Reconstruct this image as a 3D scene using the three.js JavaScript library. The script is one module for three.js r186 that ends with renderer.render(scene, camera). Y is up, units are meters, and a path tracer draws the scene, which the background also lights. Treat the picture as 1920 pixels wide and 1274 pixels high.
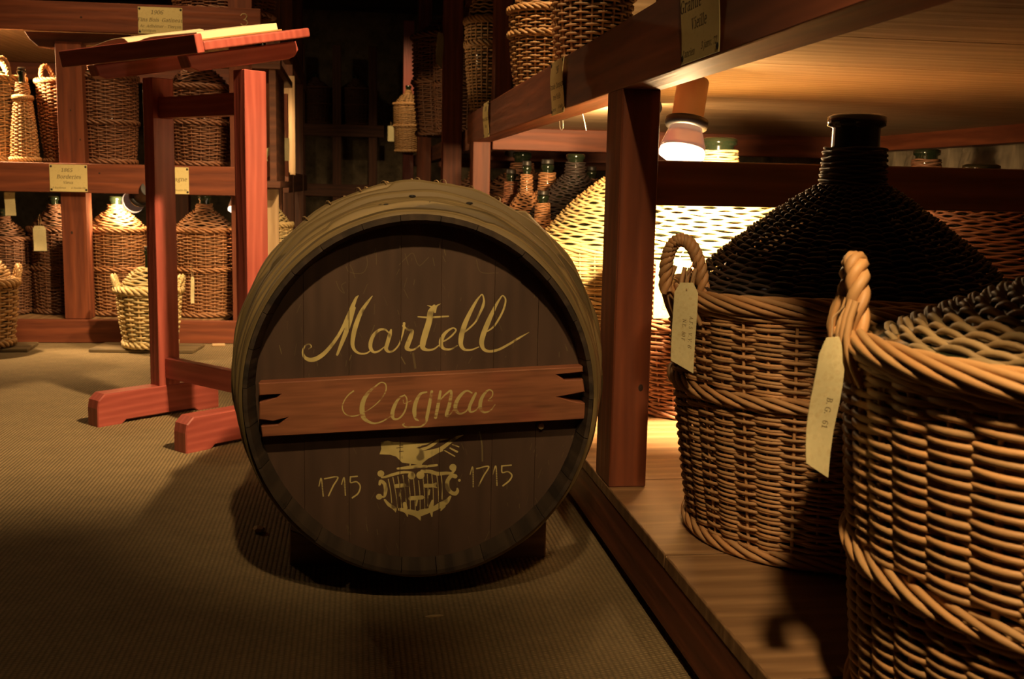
import * as THREE from 'three';
import { RoundedBoxGeometry } from 'three/addons/geometries/RoundedBoxGeometry.js';
import { mergeGeometries } from 'three/addons/utils/BufferGeometryUtils.js';

// ───────── camera, exposure, lamps ─────────
const scene = new THREE.Scene();
scene.background = new THREE.Color(0x000000);
const camera = new THREE.PerspectiveCamera(2 * Math.atan(637 / 2000) * 180 / Math.PI, 1920 / 1274, 0.05, 60);
camera.position.set(0, 0.7, 0);
camera.rotation.set(-0.1419, -0.14842, 0.021, 'YXZ');
camera.focus = 2.0; camera.userData.fStop = 11;
const renderer = new THREE.WebGLRenderer({ antialias: true });
renderer.toneMapping = THREE.LinearToneMapping;
renderer.toneMappingExposure = 1.0;
renderer.shadowMap.enabled = true;
const WARM = new THREE.Color(1, 0.64, 0.30);
// every lamp of the cellar, plus two added ones: position, target, intensity (cd), cone half angle, bare glow, what it hangs beside
const LAMPS = [
  { n: 'visible', p: [0.672, 0.775, -2.17], t: [0.86, 0.36, -2.68], spot: 26, ang: 1.0, glow: 0.42, emit: 9, c: [0.7, 0.93, -2.2] },
  { n: 'second shelf', p: [0.79, 0.865, -3.0], t: [0.72, 1.2, -4.43], spot: 6.5, ang: 0.55, glow: 0.25, emit: 6, c: [0.80, 0.93, -2.88] },
  { n: 'aisle key', p: [0.94, 2.6, -1.38], t: [-1.1, 0.1, -3.7], spot: 62, ang: 0.42, glow: 0, emit: 6, r: 3 },
  { n: 'aisle side', p: [1.0, 2.05, 0.7], t: [-0.25, 0.1, -1.65], spot: 2.2, ang: 0.34, glow: 0, emit: 4, r: 2 },
  { n: 'aisle fill', p: [0.29, 1.42, -0.36], t: [0.95, 0.35, -1.15], spot: 7.6, ang: 0.6, glow: 0, emit: 4, r: 2 },
  { n: 'barrel accent', p: [0.05, 2.45, 0.05], t: [0.08, 0.66, -1.85], spot: 16, ang: 0.23, glow: 0, emit: 4, r: 2 },
  { n: 'label wash', p: [-0.25, 2.6, -2.55], t: [0.5, 1.0, -3.05], spot: 6, ang: 0.34, glow: 0, emit: 4, r: 2 },  // added lamp, only to brighten the upper right beam and its labels
  { n: 'rack wash', p: [-0.9, 2.6, -3.9], t: [-0.9, 1.05, -4.75], spot: 5.5, ang: 0.6, glow: 0, emit: 4, r: 2 },  // added lamp, only to brighten the beams and labels of the left rack
  { n: 'aisle far', p: [0.36, 2.0, -3.25], t: [-0.5, 0.32, -4.75], spot: 17, ang: 0.36, glow: 0, emit: 5, r: 2 },
  { n: 'left upper', p: [-1.62, 1.29, -4.87], t: [-1.5, 1.0, -5.0], spot: 12, ang: 1.3, glow: 2.4, emit: 6 },
  { n: 'left lower', p: [-0.95, 0.6, -4.85], t: [-1.1, 0.5, -5.05], spot: 2.8, ang: 1.35, glow: 0.22, emit: 1.5 },
  { n: 'left end', p: [-0.5, 0.575, -4.84], t: [-0.52, 0.0, -4.72], spot: 2.2, ang: 1.35, glow: 0.3, emit: 6 },
  { n: 'upper shelf', p: [0.42, 2.3, -3.2], t: [0.62, 1.15, -3.4], spot: 8, ang: 0.62, glow: 0, emit: 5 },
  { n: 'corridor left', p: [-0.42, 1.2, -5.45], t: [-0.4, 0.8, -5.85], spot: 9, ang: 0.9, glow: 0, emit: 5 },
  { n: 'corridor right', p: [0.2, 2.5, -9.2], t: [0.5, 1.2, -11], spot: 9, ang: 0.42, glow: 0, emit: 5 },
  { n: 'far wall', p: [-0.9, 2.5, -11.2], t: [-0.3, 1.2, -13.3], spot: 0.35, ang: 0.7, glow: 0, emit: 3 },
];

// ───────── helpers ─────────
let seed = 7;
const rnd = () => { seed = (seed + 0x6d2b79f5) | 0; let t = Math.imul(seed ^ (seed >>> 15), 1 | seed); t = (t + Math.imul(t ^ (t >>> 7), 61 | t)) ^ t; return ((t ^ (t >>> 14)) >>> 0) / 4294967296; };
const rr = (a, b) => a + (b - a) * rnd();
const used = new Map();
function numbered(n) { const k = used.get(n) || 0; used.set(n, k + 1); return k ? n + '_' + String(k).padStart(3, '0') : n; }
function tag(o, label, category, group) { o.userData.label = label; o.userData.category = category; if (group) o.userData.group = group; return o; }
function thing(name, label, category, pos = [0, 0, 0], turn = 0, group) {
  const o = new THREE.Group(); o.name = numbered(name); o.position.set(...pos); o.rotation.y = turn; scene.add(o);
  return tag(o, label, category, group);
}
function part(name, geo, m, parent, label) {
  const o = new THREE.Mesh(geo, m); parent.add(o);
  o.name = parent === scene ? numbered(name) : (() => { const k = parent.children.filter((c) => c !== o && c.name.replace(/_\d{3}$/, '') === name).length; return k ? name + '_' + String(k).padStart(3, '0') : name; })();
  if (label) o.userData.label = label;
  return o;
}
function struct(name, geo, m) { const o = part(name, geo, m, scene); o.userData.kind = 'structure'; return o; }
// a copy of a thing with its parts, under its own number
function dup(root, pos, turn, scale, label, group, mats) {
  const r = root.clone(); r.name = numbered(root.name.replace(/_\d{3}$/, '')); scene.add(r);
  r.position.set(...pos); r.rotation.y = turn; if (scale) r.scale.set(...scale);
  r.userData = { label, category: root.userData.category }; if (group) r.userData.group = group;
  if (mats) r.traverse((o) => { if (o.isMesh && mats.has(o.material)) o.material = mats.get(o.material); });
  return r;
}
// uv in metres, u along the longest side
function metreUV(g, dims, off = [0, 0]) {
  g.computeBoundingBox(); const s = new THREE.Vector3(); g.boundingBox.getSize(s);
  const d = dims || [s.x, s.y, s.z]; const L = d.indexOf(Math.max(...d));
  const p = g.attributes.position, n = g.attributes.normal, uv = new Float32Array(p.count * 2);
  for (let i = 0; i < p.count; i++) {
    const P = [p.getX(i), p.getY(i), p.getZ(i)], N = [Math.abs(n.getX(i)), Math.abs(n.getY(i)), Math.abs(n.getZ(i))];
    const a = N.indexOf(Math.max(...N)); const ax = [0, 1, 2].filter((k) => k !== a);
    let u = ax[0], v = ax[1]; if (v === L) [u, v] = [v, u];
    uv[i * 2] = P[u] + off[0]; uv[i * 2 + 1] = P[v] + off[1];
    if (a === L) { uv[i * 2] = P[u] * 0.25 + off[0]; }
  }
  g.setAttribute('uv', new THREE.BufferAttribute(uv, 2)); return g;
}
function plank(w, h, d, r = 0.003) { return metreUV(new RoundedBoxGeometry(w, h, d, 1, Math.min(r, w / 3, h / 3, d / 3)), [w, h, d], [rr(0, 3), rr(0, 3)]); }
function box(name, size, pos, m, parent, o = {}) {
  const q = part(name, plank(size[0], size[1], size[2], o.r), m, parent, o.label);
  q.position.set(...pos); if (o.rot) q.rotation.set(...o.rot); return q;
}
function extrude(pts, depth, bevel = 0.002, holes) {
  const s = new THREE.Shape(pts.map((p) => new THREE.Vector2(p[0], p[1])));
  const g = new THREE.ExtrudeGeometry(s, { depth: depth - 2 * bevel, bevelEnabled: bevel > 0, bevelThickness: bevel, bevelSize: bevel, bevelSegments: 1, curveSegments: 6 });
  g.translate(0, 0, bevel); return g;
}

// ───────── procedural textures ─────────
function lattice(n, s) { const a = new Float32Array(n * n); let k = s * 7919 + 13; for (let i = 0; i < a.length; i++) { k = (k * 1664525 + 1013904223) >>> 0; a[i] = k / 4294967296; } return a; }
const LT = lattice(64, 3);
function vn(x, y, px, py) { // periodic value noise
  const xi = Math.floor(x), yi = Math.floor(y), fx = x - xi, fy = y - yi, u = fx * fx * (3 - 2 * fx), v = fy * fy * (3 - 2 * fy);
  const m = (a, p) => ((a % p) + p) % p, g = (a, b) => LT[(m(b, py) & 63) * 64 + (m(a, px) & 63)];
  return (g(xi, yi) * (1 - u) + g(xi + 1, yi) * u) * (1 - v) + (g(xi, yi + 1) * (1 - u) + g(xi + 1, yi + 1) * u) * v;
}
const srgb = (l) => Math.max(0, Math.min(255, 255 * (l <= 0.0031308 ? 12.92 * l : 1.055 * Math.pow(l, 1 / 2.4) - 0.055)));
function tex(w, h, fn, color, rep) {
  const d = new Uint8Array(w * h * 4);
  for (let y = 0, i = 0; y < h; y++) for (let x = 0; x < w; x++, i += 4) { const c = fn(x / w, y / h); d[i] = color ? srgb(c[0]) : c * 255; d[i + 1] = color ? srgb(c[1]) : c * 255; d[i + 2] = color ? srgb(c[2]) : c * 255; d[i + 3] = 255; }
  const t = new THREE.DataTexture(d, w, h); t.wrapS = t.wrapT = THREE.RepeatWrapping; t.magFilter = THREE.LinearFilter; t.minFilter = THREE.LinearMipmapLinearFilter; t.generateMipmaps = true;
  if (color) t.colorSpace = THREE.SRGBColorSpace; if (rep) t.repeat.set(...rep); t.needsUpdate = true; return t;
}
function grain(u, v, k = 1) { // 0..1 wood figure, fibres along u; tile 1.6 m by 0.4 m
  const w = vn(u * 4, v * 4, 4, 4) * 0.10 + vn(u * 8 + 3, v * 8, 8, 8) * 0.03;
  const rings = 0.5 + 0.5 * Math.sin((v + w) * Math.PI * 2 * 9 * k);
  const fib = vn(u * 14, v * 60, 14, 60), fine = vn(u * 40, v * 64 + 9, 40, 64), broad = vn(u * 3, v * 7, 3, 7);
  return 0.34 * rings * rings + 0.3 * fib + 0.16 * fine + 0.26 * broad;
}
function woodMat(dark, light, o = {}) {
  const map = tex(512, 512, (u, v) => { let g = grain(u, v, o.k || 1); g = Math.pow(g, o.p || 1); const kn = o.dirt ? (vn(u * 9, v * 9, 9, 9) > 0.74 ? o.dirt : 0) : 0; return [0, 1, 2].map((i) => (dark[i] + (light[i] - dark[i]) * g) * (1 - kn)); }, true, [1 / 1.6, 1 / 0.4]);
  const bump = tex(256, 256, (u, v) => grain(u, v, o.k || 1), false, [1 / 1.6, 1 / 0.4]);
  return new THREE.MeshStandardMaterial({ map, bumpMap: bump, bumpScale: o.bump ?? 0.0012, roughness: o.rough ?? 0.62 });
}
const M = {
  rack: woodMat([0.095, 0.023, 0.010], [0.27, 0.074, 0.028], { rough: 0.6 }),
  rackDark: woodMat([0.06, 0.022, 0.012], [0.19, 0.07, 0.032], { rough: 0.65 }),
  rackKnot: new THREE.MeshStandardMaterial({ color: new THREE.Color(0.03, 0.014, 0.009), roughness: 0.6 }),
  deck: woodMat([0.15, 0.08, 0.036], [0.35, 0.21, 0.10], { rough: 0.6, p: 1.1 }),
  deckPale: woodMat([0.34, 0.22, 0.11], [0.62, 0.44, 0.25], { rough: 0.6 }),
  lectern: woodMat([0.25, 0.05, 0.039], [0.44, 0.108, 0.082], { rough: 0.38, k: 2, bump: 0.0006 }),
  stave: woodMat([0.09, 0.062, 0.030], [0.24, 0.17, 0.08], { rough: 0.7, dirt: 0.35, bump: 0.002 }),
  chime: woodMat([0.022, 0.015, 0.010], [0.072, 0.048, 0.028], { rough: 0.75, dirt: 0.4, bump: 0.002 }),
  hoop: woodMat([0.10, 0.072, 0.032], [0.33, 0.245, 0.105], { rough: 0.62, dirt: 0.5, k: 2.2, bump: 0.0018 }),
  osier: new THREE.MeshStandardMaterial({ color: new THREE.Color(0.3, 0.2, 0.09), roughness: 0.6 }),
  chip: new THREE.MeshStandardMaterial({ color: new THREE.Color(0.5, 0.36, 0.17), roughness: 0.8 }),
  iron: new THREE.MeshStandardMaterial({ color: new THREE.Color(0.025, 0.022, 0.02), roughness: 0.6, metalness: 0.3 }),
  wire: new THREE.MeshStandardMaterial({ color: new THREE.Color(0.6, 0.55, 0.45), roughness: 0.35, metalness: 0.7 }),
  glass: new THREE.MeshPhysicalMaterial({ color: new THREE.Color(0.012, 0.018, 0.009), roughness: 0.12, clearcoat: 0.6, clearcoatRoughness: 0.08 }),
  cap: new THREE.MeshStandardMaterial({ color: new THREE.Color(0.02, 0.017, 0.014), roughness: 0.45 }),
  cork: new THREE.MeshStandardMaterial({ color: new THREE.Color(0.3, 0.19, 0.1), roughness: 0.85 }),
  pulp: new THREE.MeshStandardMaterial({ color: new THREE.Color(0.6, 0.52, 0.34), roughness: 0.85, side: THREE.DoubleSide }),
  cover: new THREE.MeshStandardMaterial({ color: new THREE.Color(0.36, 0.18, 0.06), roughness: 0.7 }),
  string: new THREE.MeshStandardMaterial({ color: new THREE.Color(0.33, 0.22, 0.11), roughness: 0.9 }),
  lampTan: new THREE.MeshStandardMaterial({ color: new THREE.Color(0.62, 0.44, 0.27), roughness: 0.5 }),
  lampBlack: new THREE.MeshStandardMaterial({ color: new THREE.Color(0.015, 0.013, 0.012), roughness: 0.5 }),
  silver: new THREE.MeshStandardMaterial({ color: new THREE.Color(0.75, 0.6, 0.52), roughness: 0.28, metalness: 0.85 }),
};
const wick = (r, g, b) => new THREE.MeshStandardMaterial({ color: new THREE.Color(r, g, b), vertexColors: true, roughness: 0.55 });
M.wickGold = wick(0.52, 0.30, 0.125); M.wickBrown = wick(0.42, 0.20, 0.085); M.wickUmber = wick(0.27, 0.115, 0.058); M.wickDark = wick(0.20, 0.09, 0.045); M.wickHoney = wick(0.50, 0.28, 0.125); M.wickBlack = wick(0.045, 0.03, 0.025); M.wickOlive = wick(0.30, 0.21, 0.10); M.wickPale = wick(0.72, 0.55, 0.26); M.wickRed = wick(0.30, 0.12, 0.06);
{ // woven carpet: ribs along z, one every 9 mm, cross threads every 6 mm
  const T = 0.288, nx = 32, ny = 48;
  const rib = (u, v) => { const a = u * nx, b = v * ny, i = Math.floor(a), w = vn(u * 32, v * 24, 32, 24); const row = 0.5 - 0.5 * Math.cos((a % 1) * Math.PI * 2), th = 0.5 - 0.5 * Math.cos(((b + (i % 2) * 0.5) % 1) * Math.PI * 2); return Math.min(1, Math.pow(row, 0.6) * (0.4 + 0.6 * th) * (0.7 + 0.5 * w)); };
  M.carpet = new THREE.MeshStandardMaterial({ roughness: 0.95,
    map: tex(1024, 1024, (u, v) => { const k = rib(u, v), n = vn(u * 6, v * 6, 6, 6) * 0.25 + vn(u * 60, v * 60, 60, 60) * 0.3; const s = 0.42 + 0.45 * k + n * 0.5; return [0.34 * s, 0.25 * s, 0.125 * s]; }, true, [1 / T, 1 / T]),
    bumpMap: tex(1024, 1024, (u, v) => rib(u, v), false, [1 / T, 1 / T]), bumpScale: 0.003 });
  const st = (u, v) => 0.5 * vn(u * 8, v * 8, 8, 8) + 0.3 * vn(u * 23, v * 23, 23, 23) + 0.2 * vn(u * 60, v * 60, 60, 60);
  M.stone = new THREE.MeshStandardMaterial({ roughness: 0.95, map: tex(512, 512, (u, v) => { const s = 0.35 + st(u, v); return [0.30 * s, 0.235 * s, 0.15 * s]; }, true, [1, 1]), bumpMap: tex(256, 256, st, false, [1, 1]), bumpScale: 0.02 });
  M.plaster = new THREE.MeshStandardMaterial({ roughness: 0.95, map: tex(256, 256, (u, v) => { const s = 0.25 + 0.6 * st(u, v); return [0.16 * s, 0.11 * s, 0.07 * s]; }, true, [0.5, 0.5]) });
}

// ───────── tubes and weaving ─────────
class Tubes {
  constructor() { this.p = []; this.n = []; this.c = []; this.i = []; }
  // pts: array of [x,y,z]; rad(i) -> [r along side, r along up]
  add(pts, rad, sides, closed, col = [1, 1, 1], ref = [0, 1, 0]) {
    const N = pts.length, base = this.p.length / 3, T = [0, 0, 0];
    for (let k = 0; k < N; k++) {
      const a = pts[closed ? (k + N - 1) % N : Math.max(0, k - 1)], b = pts[closed ? (k + 1) % N : Math.min(N - 1, k + 1)];
      let L = 0; for (let q = 0; q < 3; q++) { T[q] = b[q] - a[q]; L += T[q] * T[q]; } L = Math.sqrt(L) || 1; T[0] /= L; T[1] /= L; T[2] /= L;
      let sx = T[1] * ref[2] - T[2] * ref[1], sy = T[2] * ref[0] - T[0] * ref[2], sz = T[0] * ref[1] - T[1] * ref[0]; L = Math.hypot(sx, sy, sz) || 1; sx /= L; sy /= L; sz /= L;
      const ux = sy * T[2] - sz * T[1], uy = sz * T[0] - sx * T[2], uz = sx * T[1] - sy * T[0];
      const r = typeof rad === 'function' ? rad(k) : rad, ra = r[0] ?? r, rb = r[1] ?? r, P = pts[k];
      for (let j = 0; j < sides; j++) {
        const t = (j + 0.5) / sides * Math.PI * 2, c = Math.cos(t), s = Math.sin(t);
        this.p.push(P[0] + sx * c * ra + ux * s * rb, P[1] + sy * c * ra + uy * s * rb, P[2] + sz * c * ra + uz * s * rb);
        this.n.push(sx * c + ux * s, sy * c + uy * s, sz * c + uz * s); this.c.push(...col);
      }
    }
    const E = closed ? N : N - 1;
    for (let k = 0; k < E; k++) { const a = base + k * sides, b = base + ((k + 1) % N) * sides; for (let j = 0; j < sides; j++) { const j2 = (j + 1) % sides; this.i.push(a + j, b + j, b + j2, a + j, b + j2, a + j2); } }
  }
  build() {
    const g = new THREE.BufferGeometry(); g.setAttribute('position', new THREE.Float32BufferAttribute(this.p, 3)); g.setAttribute('normal', new THREE.Float32BufferAttribute(this.n, 3));
    g.setAttribute('color', new THREE.Float32BufferAttribute(this.c, 3)); g.setIndex(this.i); return g;
  }
}
const tone = (v = 0.3) => { const k = 1 - rnd() * v, w = rr(-0.06, 0.06); return [k * (1 + w), k, k * (1 - w)]; };
// one weaver going round the stakes: over one, under one
function weaver(T, r0, y0, nr, ny, N, amp, rad, S, sides, phase, droop = 0.0012) {
  const n = N * S, pts = [], k1 = rr(0, 6), k2 = rr(0, 6);
  for (let i = 0; i < n; i++) {
    const a = i / n * Math.PI * 2, w = Math.cos(a * N / 2 + phase), sh = Math.sign(w) * Math.pow(Math.abs(w), 0.7);
    const d = amp * sh, r = r0 + nr * d, y = y0 + ny * d + droop * Math.sin(a * 3 + k1) + droop * 0.8 * Math.sin(a * N / 2 + k2) * 0.5;
    pts.push([r * Math.cos(a), y, r * Math.sin(a)]);
  }
  const c = tone(); T.add(pts, rad, sides, true, c);
}
function rope(T, curve, len, R, r, strands, turns, sides, seg, closed, up = [0, 1, 0]) {
  for (let s = 0; s < strands; s++) {
    const pts = [];
    for (let i = 0; i < seg + (closed ? 0 : 1); i++) {
      const t = i / seg, P = curve(t), Q = curve(Math.min(1, t + 0.002)), Q0 = curve(Math.max(0, t - 0.002));
      const d = new THREE.Vector3(Q[0] - Q0[0], Q[1] - Q0[1], Q[2] - Q0[2]).normalize(), sd = new THREE.Vector3(...up).cross(d).normalize(), uu = d.clone().cross(sd);
      const a = t * turns * Math.PI * 2 + s / strands * Math.PI * 2;
      pts.push([P[0] + (sd.x * Math.cos(a) + uu.x * Math.sin(a)) * R, P[1] + (sd.y * Math.cos(a) + uu.y * Math.sin(a)) * R, P[2] + (sd.z * Math.cos(a) + uu.z * Math.sin(a)) * R]);
    }
    T.add(pts, r, sides, closed, tone(0.25), up);
  }
}
// spec: R0 base radius, R1 rim radius, bulge, H rim height, belt (fraction), neckR, neckY (top of wrap), top (mouth), N stakes, pitch, rad, fine (each strand its own part)
function demijohn(name, label, spec, m, pos, turn = 0, group) {
  const g = thing(name, label, 'demijohn', pos, turn, group), { R0, R1, H, N } = spec;
  const prof = (t) => R0 + (R1 - R0) * t + (spec.bulge || 0) * Math.sin(Math.PI * t);
  const S = spec.S || 4, sides = spec.sides || 4, rad = spec.rad, amp = rad * (spec.ampK || 1.15), rows = Math.round(H / spec.pitch);
  const all = new Tubes(), pairs = spec.pairs;
  const beltT = spec.belt || 0;
  for (let k = 2; k < rows - 1; k++) {
    const t = k / rows; if (beltT && Math.abs(t - beltT) < 0.03) continue;
    const T = spec.fine ? new Tubes() : all, r = rad * rr(0.86, 1.1);
    weaver(T, prof(t), t * H, 1, 0, N, amp, spec.fine ? [r * 0.9, r] : r, S, sides, (pairs ? (k % 3 === 2 ? 1 : 0) : k % 2) * Math.PI);
    if (spec.fine) part('wicker_strand', T.build(), m, g);
  }
  if (!spec.fine) { for (let i = 0; i < N; i++) { const a = i / N * Math.PI * 2, pts = []; for (let q = 0; q <= 5; q++) { const t = q / 5; pts.push([prof(t) * Math.cos(a), t * H, prof(t) * Math.sin(a)]); } all.add(pts, rad * 0.9, 4, false, tone(0.2), [Math.cos(a), 0, Math.sin(a)]); } part('woven_wall', all.build(), m, g).userData.kind = 'stuff'; }
  else {
    const T = new Tubes(), pts = []; for (let q = 0; q <= 8; q++) { const t = q / 8; pts.push([prof(t), t * H, 0]); } T.add(pts, rad * 1.0, 6, false, [0.9, 0.9, 0.9], [1, 0, 0]); const sg = T.build();
    for (let i = 0; i < N; i++) { const q = part('wicker_stake', sg, m, g); q.rotation.y = -i / N * Math.PI * 2; }
  }
  const ring = (r, y, R, rd, st, tw, nm, sg = spec.fine ? 160 : 64) => { const T = new Tubes(); rope(T, (t) => [r * Math.cos(t * 6.28319), y + (spec.fine ? 0.003 * Math.sin(t * 25) : 0), r * Math.sin(t * 6.28319)], 1, R, rd, st, tw, spec.fine ? 6 : 4, sg, true); return part(nm, T.build(), m, g); };
  const k = spec.fine ? 1 : rad / 0.0042;
  if (spec.fine) { ring(prof(1) + 0.003, H, 0.0115, 0.0044, 8, 6, 'braided_rim'); ring(prof(1) + 0.001, H - 0.016, 0.004, 0.0036, 3, 9, 'rim_band'); } else ring(prof(1) + 0.002 * k, H, 0.0085 * k, 0.0062 * k, 4, 8, 'braided_rim');
  if (spec.fine) ring(prof(0.02) + 0.003, 0.014, 0.0085, 0.0046, 5, 8, 'base_coil'); else ring(prof(0.02) + 0.004 * k, 0.012 * k, 0.007 * k, 0.006 * k, 3, 9, 'base_coil');
  if (beltT) if (spec.fine) ring(prof(beltT) + 0.003, beltT * H, 0.0085, 0.0042, 5, 9, 'woven_belt'); else ring(prof(beltT) + 0.003 * k, beltT * H, 0.0075 * k, 0.0058 * k, 3, 9, 'woven_belt');
  // shoulder cone
  const cone = new Tubes(), A = [prof(1) - (spec.inset || 0.012 * k), H + 0.002], B = [spec.neckR + 0.012 * k, spec.coneY], Cc = spec.cone || 0.5;
  const mid = [A[0] + (B[0] - A[0]) * Cc + (spec.puff ?? 0.15) * (A[0] - B[0]) * 0.5, A[1] + (B[1] - A[1]) * Cc + (spec.puff ?? 0.15) * (B[1] - A[1]) * 0.5];
  const bez = (t) => [0, 1].map((q) => A[q] * (1 - t) * (1 - t) + 2 * mid[q] * t * (1 - t) + B[q] * t * t);
  const cl = Math.hypot(A[0] - B[0], A[1] - B[1]), cr = Math.max(5, Math.round(cl / (spec.conePitch || spec.pitch * 1.15)));
  for (let q = 0; q <= cr; q++) {
    const t = q / cr, P = bez(t), Q = bez(Math.min(1, t + 0.01)), dx = Q[0] - P[0], dy = Q[1] - P[1], L = Math.hypot(dx, dy) || 1;
    const NN = spec.fine ? N : Math.max(10, 2 * Math.round(N * (1 - 0.45 * t) / 2));
    const T = spec.fine ? new Tubes() : cone;
    weaver(T, P[0], P[1], dy / L, -dx / L, NN, amp * 0.9, rad * rr(0.85, 1.1), S, sides, (q % 2) * Math.PI);
    if (spec.fine) part('shoulder_strand', T.build(), spec.top2 || m, g);
  }
  if (!spec.fine) part('woven_shoulder', cone.build(), spec.top2 || m, g).userData.kind = 'stuff';
  if (spec.wrap !== false) { // wickered neck
    const W = new Tubes(); const n2 = Math.max(3, Math.round((spec.neckY - spec.coneY) / (rad * 1.7)));
    for (let q = 0; q <= n2; q++) weaver(W, spec.neckR + 0.006 * k + 0.004 * k * (1 - q / n2), spec.coneY + (spec.neckY - spec.coneY) * q / n2, 1, 0, 10, amp * 0.6, rad * 0.9, 4, sides, (q % 2) * Math.PI);
    part('neck_wrap', W.build(), spec.top2 || m, g);
  }
  // the glass bottle inside
  const b = [[0.001, 0.02], [R0 - 0.03 * k, 0.02]]; for (let q = 0; q <= 6; q++) { const t = q / 6; b.push([prof(t) - 0.016 * k, 0.03 + t * (H - 0.03)]); }
  for (let q = 1; q <= 6; q++) { const P = bez(q / 6); b.push([Math.max(spec.neckR, P[0] - 0.014 * k), P[1] - 0.006 * k]); }
  b.push([spec.neckR * 0.95, spec.coneY + 0.01], [spec.neckR * 0.92, spec.top - 0.022], [spec.neckR * 1.12, spec.top - 0.018], [spec.neckR * 1.12, spec.top - 0.004], [spec.neckR * 0.9, spec.top], [0.001, spec.top]);
  part('glass_bottle', new THREE.LatheGeometry(b.map((q) => new THREE.Vector2(q[0], q[1])), 28), M.glass, g);
  if (spec.capH) { const c = part('stopper', new THREE.LatheGeometry([[0.001, 0], [spec.neckR * 1.02, 0], [spec.neckR * 1.06, 0.004], [spec.neckR * 1.02, spec.capH - 0.004], [spec.neckR * 0.92, spec.capH], [0.001, spec.capH]].map((q) => new THREE.Vector2(q[0], q[1])), 20), spec.capMat || M.cap, g); c.position.y = spec.top; }
  for (const h of spec.handles || []) { // rope handles standing on the rim
    const T = new Tubes(), rimR = prof(1), w = h.w || 0.06, hh = h.h || 0.08, lean = h.lean ?? 0.25;
    const cur = (t) => { const a = Math.PI * t, x = Math.cos(a) * w / 2, y = Math.sin(a) ** 0.8 * hh; const ca = Math.cos(h.a), sa = Math.sin(h.a); const tw = h.tw || 0, rx = rimR + y * lean + x * Math.sin(tw), xx = x * Math.cos(tw); return [rx * ca - xx * sa, H + 0.002 + y, rx * sa + xx * ca]; };
    rope(T, cur, 1, 0.006 * k * (h.t || 1), 0.0062 * k * (h.t || 1), 3, h.turns || 5, spec.fine ? 6 : 4, spec.fine ? 60 : 24, false, [Math.cos(h.a), 0, Math.sin(h.a)]);
    if (spec.fine) for (const s of [-1, 1]) for (let q = 0; q < 3; q++) { // binding withies down the wall
      const a0 = h.a + s * (w / 2 / rimR) * (0.6 + q * 0.5), pts = []; for (let z = 0; z <= 5; z++) { const t = z / 5; pts.push([(rimR + 0.012 * Math.sin(Math.PI * t) + 0.01 - 0.008 * t) * Math.cos(a0 + s * 0.03 * t), H + 0.045 - t * 0.085, (rimR + 0.012 * Math.sin(Math.PI * t) + 0.01 - 0.008 * t) * Math.sin(a0 + s * 0.03 * t)]); }
      T.add(pts, 0.004 * k, 5, false, tone(0.25), [Math.cos(h.a), 0, Math.sin(h.a)]);
    }
    part('rope_handle', T.build(), m, g);
  }
  return g;
}

// ───────── the room ─────────
function slab(name, size, pos, m, pitch) { const o = struct(name, metreUV(new THREE.BoxGeometry(...size), [0, 0, 0]), m); const p = o.geometry.attributes.position, n = o.geometry.attributes.normal, uv = o.geometry.attributes.uv; for (let i = 0; i < p.count; i++) { const N = [Math.abs(n.getX(i)), Math.abs(n.getY(i)), Math.abs(n.getZ(i))], a = N.indexOf(Math.max(...N)); uv.setXY(i, a === 0 ? p.getZ(i) : p.getX(i), a === 1 ? p.getZ(i) : p.getY(i)); } o.position.set(...pos); return o; }
slab('floor', [7.8, 0.12, 16.6], [-1.4, -0.06, -5.6], M.carpet);
slab('ceiling', [7.8, 0.12, 16.6], [-1.4, 2.86, -5.6], M.plaster);
const wallBack = slab('wall_back', [7.8, 2.8, 0.2], [-1.4, 1.4, -13.8], M.stone);
slab('wall_front', [7.8, 2.8, 0.2], [-1.4, 1.4, 2.6], M.stone);
slab('wall_left', [0.2, 2.8, 16.2], [-5.2, 1.4, -5.6], M.stone);
const wallRight = slab('wall_right', [0.2, 2.8, 16.2], [2.52, 1.4, -5.6], M.stone);
{ // rubble stones of the right-hand wall, as far as the gaps in the rack show it
  const gs = [0, 1, 2, 3].map((k) => { const g = new RoundedBoxGeometry(0.1, 0.17 + 0.02 * (k % 2), 0.30 + 0.05 * k, 2, 0.035); const p = g.attributes.position; for (let i = 0; i < p.count; i++) p.setXYZ(i, p.getX(i) + 0.012 * Math.sin(p.getY(i) * 40 + k * 2 + p.getZ(i) * 23), p.getY(i) + 0.01 * Math.sin(p.getZ(i) * 19 + k), p.getZ(i)); g.computeVertexNormals(); return metreUV(g); });
  for (let r = 0; r < 6; r++) { let z = -5.9 + rr(0, 0.3); while (z < -2.1) { const k = Math.floor(rnd() * 4); const w = 0.30 + 0.05 * k; const s = part('stone', gs[k], M.stone, wallRight); s.position.set(-0.115 - rnd() * 0.015, -0.98 + r * 0.205, z + w / 2 + 5.6); z += w + rr(0.015, 0.03); } }
}

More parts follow.
